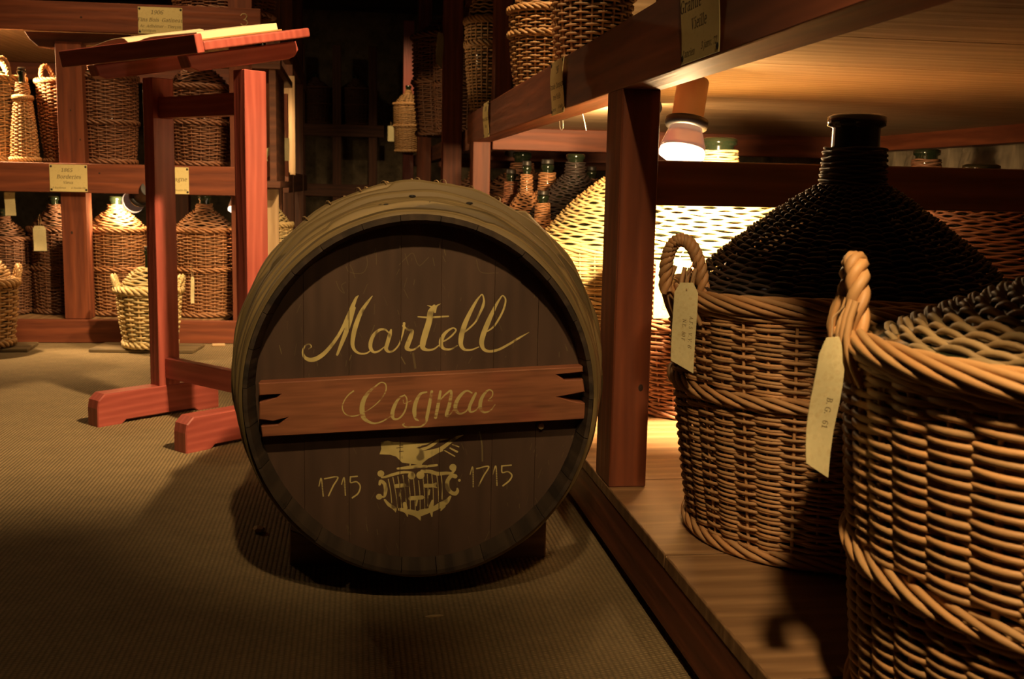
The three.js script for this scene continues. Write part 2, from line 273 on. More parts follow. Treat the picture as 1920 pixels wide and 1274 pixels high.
// ───────── racks ─────────
function deckBoards(g, m, x0, x1, z0, z1, y, along, w = 0.2, th = 0.024) {
  const n = Math.round(Math.abs(along === 'x' ? z1 - z0 : x1 - x0) / w), step = (along === 'x' ? (z1 - z0) : (x1 - x0)) / n;
  for (let i = 0; i < n; i++) { const c = (along === 'x' ? z0 : x0) + step * (i + 0.5); along === 'x' ? box('deck_board', [x1 - x0, th, Math.abs(step) - 0.002], [(x0 + x1) / 2, y, c], m, g) : box('deck_board', [Math.abs(step) - 0.002, th, Math.abs(z1 - z0)], [c, y, (z0 + z1) / 2], m, g); }
}
const rackR = thing('storage_rack', 'long red-brown timber rack along the right side with wicker demijohns on its lower deck', 'rack', [0, 0, 0]);
{
  const g = rackR;
  for (const z of [0.45, -1.98, -4.45]) { box('post', [0.072, 0.745, 0.115], [0.516, 0.137 + 0.3725, z], M.rack, g); box('post', [0.07, 1.1, 0.1], [0.60, 0.955 + 0.55, z], M.rack, g); box('post', [0.09, 2.2, 0.1], [2.2, 1.1, z], M.rack, g); }
  box('beam', [0.076, 0.12, 5.3], [0.518, 0.941, -1.98], M.rack, g); // outer face at x = .48
  box('beam', [0.07, 0.094, 5.3], [0.515, 0.066, -1.98], M.rack, g);
  box('beam', [0.07, 0.12, 5.3], [2.2, 0.941, -1.98], M.rack, g);
  for (const z of [-2.03, 0.45]) box('cross_beam', [1.62, 0.086, 0.05], [1.36, 0.714, z], M.rackDark, g);
  box('cross_beam', [1.62, 0.09, 0.06], [1.37, 0.896, -4.43], M.rack, g);
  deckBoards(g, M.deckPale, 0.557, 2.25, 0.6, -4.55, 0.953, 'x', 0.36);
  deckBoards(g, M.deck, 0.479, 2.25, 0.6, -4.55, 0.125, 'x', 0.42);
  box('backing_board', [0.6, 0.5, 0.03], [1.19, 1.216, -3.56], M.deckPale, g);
}
const rackF = thing('storage_rack', 'dim timber rack further down the corridor behind the right-hand rack', 'rack', [0, 0, 0]);
{
  const g = rackF;
  for (const z of [-6.0, -8.4, -10.9]) { box('post', [0.105, 2.3, 0.1], [0.535, 1.15, z], z < -10 ? M.lectern : M.rack, g); box('post', [0.09, 2.2, 0.1], [2.1, 1.1, z], M.rack, g); }
  box('beam', [0.07, 0.11, 6.2], [0.63, 0.945, -7.9], M.rackDark, g);
  box('beam', [0.07, 0.1, 6.2], [0.63, 0.078, -7.9], M.rackDark, g);
  box('beam', [0.07, 0.11, 6.2], [0.63, 1.72, -7.9], M.rackDark, g);
  for (const z of [-5.98, -8.4]) { box('cross_beam', [1.5, 0.075, 0.06], [1.4, 0.882, z], M.rack, g); box('cross_beam', [1.5, 0.06, 0.06], [1.4, 1.66, z], M.rackDark, g); }
  deckBoards(g, M.deck, 0.66, 2.2, -4.75, -11, 1.0, 'x', 0.5);
  deckBoards(g, M.deck, 0.66, 2.2, -4.75, -11, 0.13, 'x', 0.5);
}
const LQ = -2.5 * Math.PI / 180, LO = [-1.08, 0, -4.737];
const left = (x, y, z) => [LO[0] + x * Math.cos(LQ) + z * Math.sin(LQ), y, LO[2] - x * Math.sin(LQ) + z * Math.cos(LQ)];
const rackL = thing('storage_rack', 'orange-brown three-level timber rack standing across the back on the left', 'rack', LO, LQ);
{
  const g = rackL;
  box('post', [0.105, 1.16, 0.08], [-0.097, 0.68, -0.072], M.rack, g);
  box('post', [0.105, 1.16, 0.08], [-1.6, 0.68, -0.072], M.rack, g);
  box('post', [0.10, 2.0, 0.08], [0.60, 1.0, -0.11], M.rack, g);
  for (const x of [-1.6, -0.097, 0.44]) box('post', [0.1, 1.9, 0.08], [x, 0.95, -2.28], M.rackDark, g);
  box('beam', [2.75, 0.118, 0.03], [-0.68, 1.357, -0.015], M.rack, g);
  box('beam', [2.75, 0.122, 0.03], [-0.68, 0.7, -0.015], M.rack, g);
  box('plinth', [2.75, 0.098, 0.035], [-0.68, 0.05, -0.018], M.rack, g);
  const cb = part('corbel', extrude([[0, 0], [0.02, -0.03], [0.05, -0.055], [0.1, -0.06], [0.16, -0.045], [0.3, -0.03], [0.42, -0.03], [0.42, 0], [0.0, 0]], 0.06, 0.003), M.rackDark, g); cb.position.set(-0.27, 1.296, -0.105); metreUV(cb.geometry);
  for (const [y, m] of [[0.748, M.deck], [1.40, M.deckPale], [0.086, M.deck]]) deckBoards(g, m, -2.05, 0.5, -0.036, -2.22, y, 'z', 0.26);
  for (const y of [0.66, 1.335]) box('beam', [2.6, 0.1, 0.04], [-0.78, y, -2.2], M.rack, g);
  const n = part('painted_number', new THREE.BufferGeometry(), M.chip, g, 'pale painted number 3');
  const T = new Tubes(), q = [[-0.014, 0.016], [-0.008, 0.023], [0.004, 0.024], [0.012, 0.015], [0.006, 0.004], [-0.004, 0.001], [0.008, -0.002], [0.014, -0.012], [0.007, -0.023], [-0.006, -0.024], [-0.015, -0.016]];
  T.add(q.map((p) => [p[0], p[1], 0]), [0.0028, 0.0006], 5, false, [1, 1, 1], [0, 0, 1]); n.geometry = T.build(); n.position.set(0.627, 1.368, 0.0005);
}
const rackC = thing('storage_rack', 'dark panelled rack seen edge-on beside the black corridor, left of it', 'rack', [0, 0, 0]);
{
  const g = rackC;
  box('side_panel', [0.03, 0.49, 0.55], [-0.345, 0.945, -5.03], M.rackDark, g);
  box('side_panel', [0.09, 0.46, 0.03], [-0.38, 0.95, -4.80], M.rack, g);
  box('side_panel', [0.09, 0.40, 0.03], [-0.365, 0.93, -5.45], M.rack, g);
  box('shelf_edge', [0.11, 0.03, 0.9], [-0.37, 0.69, -5.2], M.rackDark, g);
  box('shelf_edge', [0.12, 0.03, 0.9], [-0.37, 1.19, -5.2], M.rackDark, g);
  box('backboard', [0.1, 0.52, 0.02], [-0.36, 1.0, -5.9], M.deckPale, g);
  box('backboard', [0.11, 0.42, 0.02], [-0.385, 0.46, -4.86], M.deckPale, g);
  for (const [x, z] of [[-0.36, -5.5], [-0.34, -6.2], [-0.34, -7.4]]) box('post', [0.07, 2.1, 0.07], [x - 0.03, 1.05, z], M.rackDark, g);
  for (const y of [0.7, 1.4]) box('beam', [0.04, 0.11, 2.2], [-0.36, y, -6.9], M.rackDark, g);
}
const rackB = thing('storage_rack', 'dark rack at the far end of the black corridor', 'rack', [0, 0, -13.0]);
{
  for (const x of [-0.62, -0.2, 0.22]) box('post', [0.1, 2.3, 0.1], [x, 1.15, 0], M.rackDark, rackB);
  for (const y of [0.62, 1.32]) box('beam', [1.1, 0.14, 0.06], [-0.2, y, 0.035], M.rackDark, rackB);
  deckBoards(rackB, M.rackDark, -0.7, 0.3, 0, -0.5, 1.38, 'x', 0.25); deckBoards(rackB, M.rackDark, -0.7, 0.3, 0, -0.5, 0.68, 'x', 0.25);
}

{ // knots that show in the timber
  const kg = new THREE.SphereGeometry(0.0075, 10, 6);
  const knot = (rack, p, sx, sy, sz) => { const k = part('knot', kg, M.rackKnot, rack); k.position.set(...p); k.scale.set(sx, sy, sz); };
  knot(rackL, [-0.108, 0.47, -0.0325], 0.8, 1.1, 0.12); knot(rackL, [-0.095, 0.98, -0.0325], 0.5, 0.7, 0.12); knot(rackL, [0.022, 0.722, -0.0005], 0.7, 0.6, 0.12); knot(rackL, [-0.03, 1.355, -0.0005], 0.8, 0.7, 0.12); knot(rackL, [-0.06, 0.86, -0.0325], 0.5, 0.8, 0.12);
  knot(rackR, [0.4805, 0.93, -3.0], 0.1, 0.8, 1.2); knot(rackR, [0.535, 0.33, -1.9228], 0.7, 1.0, 0.12); knot(rackR, [1.25, 0.9, -4.4005], 0.9, 0.9, 0.12); knot(rackF, [0.86, 0.885, -5.9495], 5, 2.6, 0.2);
}

// ───────── paint traced by brush ─────────
function brush(ctx, pts, ox, oy, sc, f) { // pts: [x, y, width] in sketch units
  const q = pts.map((p) => { const [X, Y] = f(ox + p[0] / sc, oy + p[1] / sc); return new THREE.Vector3(X, Y, p[2] / sc * f.k); });
  const c = new THREE.CatmullRomCurve3(q.map((v) => new THREE.Vector3(v.x, v.y, 0)), false, 'centripetal'), n = (pts.length - 1) * 14;
  for (let i = 0; i <= n; i++) { const t = i / n, p = c.getPoint(t), s = t * (q.length - 1), a = Math.min(q.length - 2, Math.floor(s)), w = q[a].z + (q[a + 1].z - q[a].z) * (s - a); ctx.beginPath(); ctx.arc(p.x, p.y, Math.max(0.8, w / 2), 0, 7); ctx.fill(); }
}
function blob(ctx, pts, ox, oy, sc, f) { ctx.beginPath(); pts.forEach((p, i) => { const [X, Y] = f(ox + p[0] / sc, oy + p[1] / sc); i ? ctx.lineTo(X, Y) : ctx.moveTo(X, Y); }); ctx.fill(); }
const INK = 2048, HS = 0.6;
const inkCanvas = document.createElement('canvas'); inkCanvas.width = inkCanvas.height = INK;
{
  const x = inkCanvas.getContext('2d'); x.clearRect(0, 0, INK, INK); x.fillStyle = '#fff';
  const f = (px, py) => { const u = 0.00089212 * px + 6.7e-6 * py - 0.70681844, v = 1.04e-6 * px - 0.00091201 * py + 0.67185636; return [(u + HS / 2) / HS * INK, (HS / 2 - v) / HS * INK]; }; f.k = 0.00089 / HS * INK;
  const L = [
    [[165, 548, 8], [185, 530, 9], [170, 513, 9], [145, 520, 10], [122, 560, 14], [130, 605, 22], [165, 628, 30], [210, 625, 34], [270, 590, 32], [340, 515, 26], [410, 410, 24], [460, 310, 32], [500, 220, 30], [525, 165, 18], [540, 148, 6]],
    [[505, 240, 30], [470, 345, 40], [440, 435, 34], [410, 510, 28], [378, 590, 18]],
    [[645, 150, 6], [610, 195, 20], [560, 270, 30], [520, 370, 36], [500, 450, 34], [495, 520, 28], [515, 562, 20], [555, 582, 14], [600, 578, 12], [628, 560, 8]],
    [[765, 420, 10], [740, 400, 14], [700, 402, 20], [655, 440, 26], [630, 500, 30], [632, 545, 28], [655, 570, 18], [690, 563, 14], [735, 530, 8]],
    [[785, 402, 14], [775, 440, 30], [755, 510, 30], [747, 545, 28], [765, 566, 18], [800, 560, 14], [840, 520, 12], [868, 450, 12], [882, 385, 16], [884, 352, 20]],
    [[878, 372, 18], [895, 388, 14], [920, 402, 16], [945, 406, 20], [935, 450, 34], [912, 510, 38], [905, 538, 34], [925, 552, 22], [960, 548, 14], [1000, 520, 10], [1020, 505, 8]],
    [[1112, 222, 26], [1085, 265, 44], [1075, 330, 46], [1045, 430, 48], [1027, 500, 46], [1027, 536, 34], [1060, 552, 20], [1110, 545, 14], [1155, 512, 8]],
    [[1060, 216, 4], [1085, 224, 10], [1105, 235, 14]], [[1160, 203, 3], [1130, 222, 14], [1118, 265, 16]],
    [[990, 302, 10], [1060, 306, 15], [1140, 302, 15], [1220, 297, 12]],
    [[1160, 497, 10], [1210, 472, 12], [1255, 435, 14], [1279, 400, 12], [1262, 385, 10], [1230, 397, 16], [1190, 432, 26], [1167, 480, 34], [1167, 518, 30], [1190, 543, 20], [1240, 545, 14], [1290, 518, 8]],
    [[1322, 432, 8], [1370, 395, 14], [1430, 335, 14], [1452, 290, 16], [1485, 215, 22], [1491, 170, 14], [1477, 130, 8], [1460, 145, 10], [1435, 178, 18], [1385, 270, 30], [1345, 360, 38], [1320, 450, 40], [1319, 515, 32], [1345, 547, 20], [1395, 550, 14], [1455, 528, 8]],
    [[1500, 420, 8], [1560, 380, 14], [1610, 310, 16], [1650, 220, 16], [1656, 160, 12], [1635, 138, 8], [1610, 167, 14], [1570, 240, 26], [1525, 340, 38], [1487, 440, 40], [1477, 500, 36], [1495, 545, 26], [1530, 560, 20], [1600, 550, 20], [1680, 510, 18], [1770, 455, 16], [1842, 414, 5]],
  ];
  for (const s of L) brush(x, s, 540, 520, 4.085, f);
  const Y = [
    [[115, 355, 6], [128, 308, 8], [140, 415, 9]], [[150, 310, 9], [228, 301, 9], [200, 355, 10], [172, 414, 9]], [[250, 345, 6], [265, 305, 8], [273, 411, 9]], [[345, 297, 9], [304, 300, 9]], [[304, 300, 9], [305, 334, 8], [340, 330, 8], [362, 355, 9], [350, 400, 10], [315, 428, 10]],
    [[1030, 290, 6], [1044, 245, 8], [1050, 366, 9]], [[1070, 255, 9], [1143, 243, 9], [1112, 302, 10], [1082, 362, 9]], [[1170, 290, 6], [1186, 240, 8], [1196, 358, 9]], [[1282, 235, 9], [1224, 239, 9]], [[1224, 239, 9], [1228, 280, 8], [1262, 275, 8], [1287, 297, 9], [1275, 327, 10], [1233, 362, 10]],
  ];
  for (const s of Y) brush(x, s, 560, 800, 3.2, f);
  const E = (s) => brush(x, s, 680, 800, 6.368, f), D = (cx, cy, r) => E([[cx - 1, cy, 2 * r], [cx + 1, cy, 2 * r]]);
  blob(x, [[205, 182], [290, 160], [360, 178], [450, 180], [600, 190], [690, 192], [690, 230], [630, 250], [690, 262], [700, 290], [830, 268], [930, 240], [960, 288], [900, 312], [820, 358], [770, 385], [715, 430], [690, 462], [560, 442], [460, 428], [390, 355], [320, 332], [190, 325], [212, 260]], 680, 800, 6.368, f);
  E([[680, 210, 34], [760, 197, 22], [826, 174, 6]]); E([[690, 270, 38], [760, 250, 36], [830, 212, 38], [900, 163, 32], [1016, 143, 6]]); E([[880, 290, 56], [960, 242, 48], [1040, 182, 40], [1120, 127, 34], [1195, 98, 10]]);
  E([[1070, 212, 16], [1145, 240, 14]]); E([[1040, 255, 18], [1125, 300, 26]]); E([[975, 285, 14], [1095, 354, 16]]); E([[560, 440, 18], [555, 475, 14]]); E([[692, 420, 24], [690, 472, 14]]);
  E([[408, 500, 26], [520, 490, 40], [640, 476, 42], [758, 476, 32]]); E([[785, 471, 30], [880, 462, 28]]);
  D(205, 560, 40); E([[215, 606, 20], [260, 600, 28], [340, 575, 36], [440, 550, 36], [520, 545, 30], [590, 556, 30]]); D(575, 590, 44); D(682, 582, 48); E([[700, 535, 42], [800, 540, 46], [890, 566, 48], [1000, 560, 38], [1060, 560, 30], [1098, 520, 30]]); D(1075, 490, 42);
  E([[190, 690, 30], [203, 652, 40], [245, 680, 42], [262, 740, 46], [258, 800, 40], [250, 835, 28]]); D(183, 842, 36); E([[200, 848, 26], [240, 845, 24]]);
  E([[250, 880, 24], [300, 940, 42], [370, 990, 46], [382, 1034, 6]]); E([[430, 1000, 40], [500, 1020, 52], [527, 1088, 10]]); E([[490, 930, 44], [500, 985, 52]]); E([[540, 1030, 64], [640, 1062, 76], [684, 1138, 12]]); E([[690, 1045, 84], [780, 1020, 62], [840, 1000, 60], [930, 950, 72], [1000, 910, 58], [1045, 850, 28]]); E([[830, 900, 30], [812, 980, 62], [822, 1092, 14]]); E([[930, 1024, 8], [960, 960, 60]]);
  E([[1105, 600, 52], [1062, 592, 50], [1018, 640, 46], [1006, 690, 52], [1016, 750, 50], [1060, 800, 46], [1108, 812, 50], [1134, 780, 38], [1130, 750, 20]]); D(1155, 650, 16);
  for (const [a, b, c, d] of [[295, 630, 335, 920], [350, 610, 405, 980], [410, 600, 455, 980], [470, 585, 515, 980], [540, 630, 560, 1000], [598, 630, 620, 1010], [660, 650, 680, 1010], [712, 600, 735, 990], [765, 575, 770, 960], [820, 575, 840, 940], [880, 580, 905, 910], [935, 580, 945, 880]]) E([[a, b, 13], [(a + c) / 2 + 6, (b + d) / 2, 12], [c, d, 12]]);
  E([[390, 712, 50], [485, 705, 50]]); E([[495, 717, 8], [540, 717, 8]]); E([[440, 765, 24], [428, 835, 14]]); E([[745, 712, 50], [850, 705, 44], [872, 680, 14]]); E([[850, 720, 30], [882, 738, 8]]); E([[792, 765, 22], [786, 820, 18]]); E([[560, 866, 52], [700, 855, 52]]); E([[642, 890, 24], [632, 955, 16]]);
  x.globalCompositeOperation = 'destination-out'; for (const s of [[[425, 222, 8], [470, 216, 10]], [[395, 250, 8], [470, 240, 8]], [[440, 268, 6], [425, 300, 6]], [[445, 292, 10], [478, 290, 6]]]) E(s); x.globalCompositeOperation = 'source-over';
}
const INKD = inkCanvas.getContext('2d').getImageData(0, 0, INK, INK).data;
// faint chalk scribbles, drips and scratches on the head
const chalk = document.createElement('canvas'); chalk.width = chalk.height = 1024;
{
  const x = chalk.getContext('2d'); x.clearRect(0, 0, 1024, 1024); x.strokeStyle = '#fff';
  const P = (px, py) => [(0.00089212 * px - 0.70172 + 0.3) / 0.6 * 1024, (0.3 - (0.67267 - 0.00091201 * py)) / 0.6 * 1024];
  const line = (pts, w, a) => { x.globalAlpha = a; x.lineWidth = w; x.beginPath(); const c = new THREE.CatmullRomCurve3(pts.map((p) => { const q = P(...p); return new THREE.Vector3(q[0], q[1], 0); })).getPoints(pts.length * 6); c.forEach((q, i) => i ? x.lineTo(q.x, q.y) : x.moveTo(q.x, q.y)); x.stroke(); };
  for (const s of [[[648, 503], [652, 512], [665, 516], [680, 514], [687, 500], [686, 485]], [[630, 530], [636, 545], [645, 552], [640, 538], [648, 532]], [[665, 525], [660, 510], [655, 500]], [[745, 500], [760, 485], [770, 478], [782, 500], [800, 485]], [[700, 480], [702, 470], [704, 500]], [[530, 525], [545, 545]], [[888, 488], [896, 510], [930, 512]]]) line(s, 1.8, 0.2);
  line([[899, 808], [904, 830], [906, 866]], 4, 0.5); line([[772, 660], [777, 690]], 6, 0.25); line([[750, 668], [758, 682]], 3, 0.5); line([[526, 648], [530, 664]], 2, 0.4); line([[658, 665], [654, 676]], 2, 0.5);
  for (let i = 0; i < 150; i++) { const a = rr(0, 6.28), r = Math.sqrt(rnd()) * 300, px = 790 + r * Math.cos(a), py = 745 + r * Math.sin(a), l = rr(3, 22), t = rr(-0.5, 0.5); line([[px, py], [px + l * Math.sin(t), py + l * Math.cos(t)]], rr(0.8, 2), rr(0.08, 0.32)); }
}
const CHD = chalk.getContext('2d').getImageData(0, 0, 1024, 1024).data;
const paintRGB = [0.66, 0.56, 0.22];
M.head = new THREE.MeshStandardMaterial({ roughness: 0.72, bumpScale: 0.001,
  map: tex(INK, INK, (u, v) => {
    const i = Math.min(INK - 1, Math.floor(u * INK)), j = Math.min(INK - 1, Math.floor((1 - v) * INK)), a = INKD[(j * INK + i) * 4 + 3] / 255;
    const g = vn(v * 5, u * 55, 5, 55) * 0.55 + vn(v * 14, u * 64 + 5, 14, 64) * 0.25 + vn(u * 6, v * 6, 6, 6) * 0.5, b = 0.62 + 0.55 * g;
    let c = [0.082 * b, 0.047 * b, 0.029 * b]; const ch = CHD[((j >> 1) * 1024 + (i >> 1)) * 4 + 3] / 255 * 0.8; c = c.map((q, k) => q + (paintRGB[k] * 0.6 - q) * ch);
    if (a > 0) { const wear = vn(u * 63 + 3, v * 63, 64, 64) * 0.5 + vn(v * 22, u * 64, 22, 64) * 0.5, k = a * Math.min(1, Math.max(0.25, (wear - 0.16) * 5)), t = 0.82 + 0.3 * vn(u * 40, v * 40, 40, 40); c = c.map((q, n) => q + (paintRGB[n] * t - q) * k); }
    return c;
  }, true) });
M.head.map.repeat.set(1 / HS, 1 / HS); M.head.map.offset.set(0.5, 0.5);
const BARX = 0.0035, BARY = -0.0068, BARA = 0.0557, BW = 0.56, BH = 0.14;
const barInk = document.createElement('canvas'); barInk.width = 2048; barInk.height = 512;
{
  const x = barInk.getContext('2d'); x.clearRect(0, 0, 2048, 512); x.fillStyle = '#fff';
  const f = (px, py) => { const u = 0.00087866 * px + 6.77e-6 * py - 0.69662345 - BARX, v = 1.09e-6 * px - 0.00089836 * py + 0.66702909 - BARY; const c = Math.cos(BARA), s = Math.sin(BARA), a = u * c + v * s, b = -u * s + v * c; return [(a + BW / 2) / BW * 2048, (BH / 2 - b) / BH * 512]; }; f.k = 0.00088 / BW * 2048;
  const A = (s) => brush(x, s, 430, 600, 4.2475, f), B = (s) => brush(x, s, 780, 600, 4.2475, f);
  A([[985, 558, 12], [945, 590, 9], [910, 640, 9], [897, 690, 9], [915, 735, 9], [960, 757, 10], [1020, 750, 9], [1090, 715, 7], [1160, 665, 8], [1215, 605, 10], [1243, 545, 10], [1236, 500, 9], [1205, 490, 9], [1160, 520, 12], [1100, 575, 26], [1062, 640, 36], [1052, 710, 40], [1065, 770, 34], [1100, 800, 22], [1150, 815, 14], [1210, 800, 12], [1275, 762, 8]]);
  A([[1390, 590, 10], [1350, 612, 16], [1312, 670, 28], [1292, 740, 32], [1302, 778, 20], [1340, 778, 14], [1385, 730, 14], [1407, 660, 12], [1404, 610, 10], [1388, 590, 8]]); A([[1378, 630, 6], [1385, 655, 6], [1440, 636, 6]]);
  A([[1565, 566, 12], [1520, 578, 20], [1482, 640, 30], [1467, 720, 34], [1480, 780, 22], [1500, 795, 8]]); A([[1606, 562, 22], [1585, 680, 28], [1568, 765, 26], [1562, 800, 16], [1522, 840, 12], [1450, 846, 12], [1392, 842, 10], [1376, 826, 14], [1388, 816, 8]]);
  B([[188, 562, 20], [170, 670, 28], [150, 770, 24]]); B([[155, 690, 7], [200, 615, 10], [240, 575, 14], [272, 556, 18], [262, 660, 30], [240, 755, 28], [262, 748, 10], [300, 700, 7]]);
  B([[440, 572, 12], [400, 555, 14], [350, 592, 26], [312, 660, 32], [312, 708, 28], [340, 738, 16], [390, 724, 12], [432, 660, 8]]); B([[472, 575, 18], [450, 620, 26], [422, 690, 26], [430, 724, 16], [470, 714, 10], [512, 660, 8]]);
  B([[602, 634, 14], [574, 632, 8], [603, 600, 9], [606, 562, 9], [580, 548, 11], [540, 582, 22], [512, 640, 30], [512, 700, 28], [540, 728, 16], [590, 714, 11], [628, 668, 7]]);
}
const BD = barInk.getContext('2d').getImageData(0, 0, 2048, 512).data;
M.bar = new THREE.MeshStandardMaterial({ roughness: 0.6,
  map: tex(2048, 512, (u, v) => {
    const a = BD[(Math.min(511, Math.floor((1 - v) * 512)) * 2048 + Math.floor(u * 2048)) * 4 + 3] / 255;
    const g = vn(u * 8, v * 30, 8, 30) * 0.4 + vn(u * 22, v * 60, 22, 60) * 0.25 + vn(u * 9, v * 3, 9, 3) * 0.5; const st = Math.max(0, vn(u * 13 + 7, v * 5, 13, 5) - 0.66) * 1.6, b = 0.52 + 0.85 * g - st * 0.5;
    let c = [0.30 * b, 0.115 * b, 0.052 * b]; const red = Math.max(0, vn(u * 11 + 2, v * 4 + 1, 11, 4) - 0.6) * 0.8; c = [c[0] + 0.06 * red, c[1] - 0.03 * red, c[2]];
    if (a > 0) { const wear = vn(u * 60, v * 16, 60, 16) * 0.6 + vn(v * 64, u * 64, 64, 64) * 0.4, k = a * Math.min(1, Math.max(0.18, (wear - 0.18) * 4)); c = c.map((q, n) => q + (paintRGB[n] * 0.92 - q) * k); }
    return c;
  }, true) });
M.bar.map.repeat.set(1 / BW, 1 / BH); M.bar.map.offset.set(0.5, 0.5);

// ───────── the barrel ─────────
function plainSides(g, v) { const n = g.attributes.normal, uv = g.attributes.uv; for (let i = 0; i < n.count; i++) if (Math.abs(n.getZ(i)) < 0.9) uv.setY(i, v); return g; }
function grid(fn, nu, nv, flip) { // fn(u,v) -> [x,y,z,s,t]
  const p = [], uv = [], ix = []; for (let j = 0; j <= nv; j++) for (let i = 0; i <= nu; i++) { const q = fn(i / nu, j / nv); p.push(q[0], q[1], q[2]); uv.push(q[3] ?? i / nu, q[4] ?? j / nv); }
  for (let j = 0; j < nv; j++) for (let i = 0; i < nu; i++) { const a = j * (nu + 1) + i, b = a + 1, c = a + nu + 1, d = c + 1; flip ? ix.push(a, c, b, b, c, d) : ix.push(a, b, c, b, d, c); }
  const g = new THREE.BufferGeometry(); g.setAttribute('position', new THREE.Float32BufferAttribute(p, 3)); g.setAttribute('uv', new THREE.Float32BufferAttribute(uv, 2)); g.setIndex(ix); g.computeVertexNormals(); return g;
}
const barrel = thing('barrel', 'large old oak barrel lying on its side, pale lettering painted on its dark head', 'barrel', [0.108, 0.352, -1.72], -2.7 * Math.PI / 180);
{
  const R = 0.296, L = 0.856, EX = 0.968, EY = 1.012, rad = (t) => R * (1 + 0.176 * (1 - (1 - 2 * t / L) ** 2));
  const at = (r, a, t) => [r * Math.cos(a) * EX, r * Math.sin(a) * EY, -t];
  const inner = (t) => { const e = Math.min(t, L - t); return rad(t) - (e < 0.05 ? 0.007 + 0.02 * e / 0.05 : 0.027); };
  const NS = 26; let cuts = [0]; for (let i = 0; i < NS; i++) cuts.push(cuts[i] + rr(0.8, 1.2)); cuts = cuts.map((c) => c / cuts[NS] * Math.PI * 2);
  for (let i = 0; i < NS; i++) {
    const a0 = cuts[i] + 0.0018, a1 = cuts[i + 1] - 0.0018, dr = rr(-0.0012, 0.0012), o = [rr(0, 4), rr(0, 4)], A = (u) => a0 + (a1 - a0) * u;
    const gs = [grid((u, v) => [...at(rad(v * L) + dr, A(u), v * L), v * L * 0.5 + o[0], A(u) * R + o[1]], 3, 16), grid((u, v) => [...at(inner(v * L) + dr, A(u), v * L), v * L * 0.5 + o[0], A(u) * R + o[1]], 3, 34, true),
      grid((u, v) => [...at(inner(0) + dr + (rad(0) - inner(0)) * v, A(u), 0), v * 0.01 + o[0], A(u) * R + o[1]], 3, 1), grid((u, v) => [...at(inner(L) + dr + (rad(L) - inner(L)) * v, A(u), L), v * 0.01, A(u) * R], 3, 1, true),
      grid((u, v) => [...at(inner(v * L) + dr + (rad(v * L) - inner(v * L)) * u, a0, v * L), v * L * 0.5, u * 0.03], 1, 16), grid((u, v) => [...at(inner(v * L) + dr + (rad(v * L) - inner(v * L)) * u, a1, v * L), v * L * 0.5, u * 0.03], 1, 16, true)];
    part('stave', mergeGeometries(gs), M.chime, barrel);
  }
  // head boards, front and back
  const RH = 0.2835; let xs = [-RH]; const ws = [1.1, 1, 1.15, 0.9, 1.2, 1, 1.05], sum = ws.reduce((a, b) => a + b); for (const w of ws) xs.push(xs[xs.length - 1] + w / sum * 2 * RH);
  for (let i = 0; i < 7; i++) for (const back of [0, 1]) {
    const x0 = xs[i] + (i ? 0.0006 : 0.0005), x1 = xs[i + 1] - (i < 6 ? 0.0006 : 0.0005), top = [], bot = [];
    for (let q = 0; q <= 10; q++) { const x = x0 + (x1 - x0) * q / 10, y = Math.sqrt(Math.max(0, RH * RH - x * x)); top.push([x * EX, y * EY]); bot.unshift([x * EX, -y * EY]); }
    const g = plainSides(extrude([...bot.slice().reverse(), ...top.slice().reverse()], 0.02, 0.0006), 0.295), b = part('head_board', g, back ? M.chime : M.head, barrel); b.position.z = back ? -(L - 0.045) : -0.065 + rr(-0.0006, 0.0006);
  }
  { // crossbar with notched ends
    const l = -0.263, r = 0.268, h = 0.0435, pts = [[l, -h], [r + 0.002, -h], [r + 0.002, -0.019], [r - 0.02, -0.014], [r - 0.046, -0.004], [r + 0.002, 0.003], [r, 0.0215], [r - 0.03, 0.022], [r - 0.046, 0.0345], [r, 0.037], [r, h], [l, h], [l, 0.026], [l + 0.036, 0.026], [l + 0.026, 0.018], [l - 0.001, 0.012], [l - 0.003, -0.014], [l + 0.018, -0.018], [l + 0.044, -0.013], [l + 0.026, -0.027], [l - 0.001, -0.028]];
    const b = part('cross_bar', plainSides(extrude(pts, 0.03, 0.0015), 0.0672), M.bar, barrel, 'brown notched crossbar with pale script lettering'); b.position.set(BARX, BARY, -0.046); b.rotation.z = BARA;
    const pg = new THREE.CylinderGeometry(0.005, 0.006, 0.012, 8); for (const [x, y] of [[0.205, -0.054]]) { const p = part('peg', pg, M.chip, barrel); p.position.set(x, y, -0.042); p.rotation.x = Math.PI / 2; }
  }
  // split-wood hoops, front and mirrored at the back
  const hoop = (tc, w, th, lap, back) => {
    const fn = (u, v) => { const a = u * Math.PI * 2, s = (v - 0.5) * 2, t = tc + s * w / 2 + 0.0016 * Math.sin(a * 3 + lap) + 0.001 * Math.sin(a * 11 + tc * 90), tt = back ? L - t : t; const dd = ((a - lap) / (Math.PI * 2) % 1 + 1) % 1, sp = th * (0.75 + 0.55 * dd) * (0.92 + 0.1 * Math.sin(a * 17 + lap * 3)); const r = rad(t) - 0.002 + sp * Math.pow(Math.max(0, 1 - s * s), 0.26) + 0.002; return [...at(r, a, tt), a * 0.17 + tc * 3, t * 1.4]; };
    return part('hoop', grid(fn, 140, 10, !!back), M.hoop, barrel);
  };
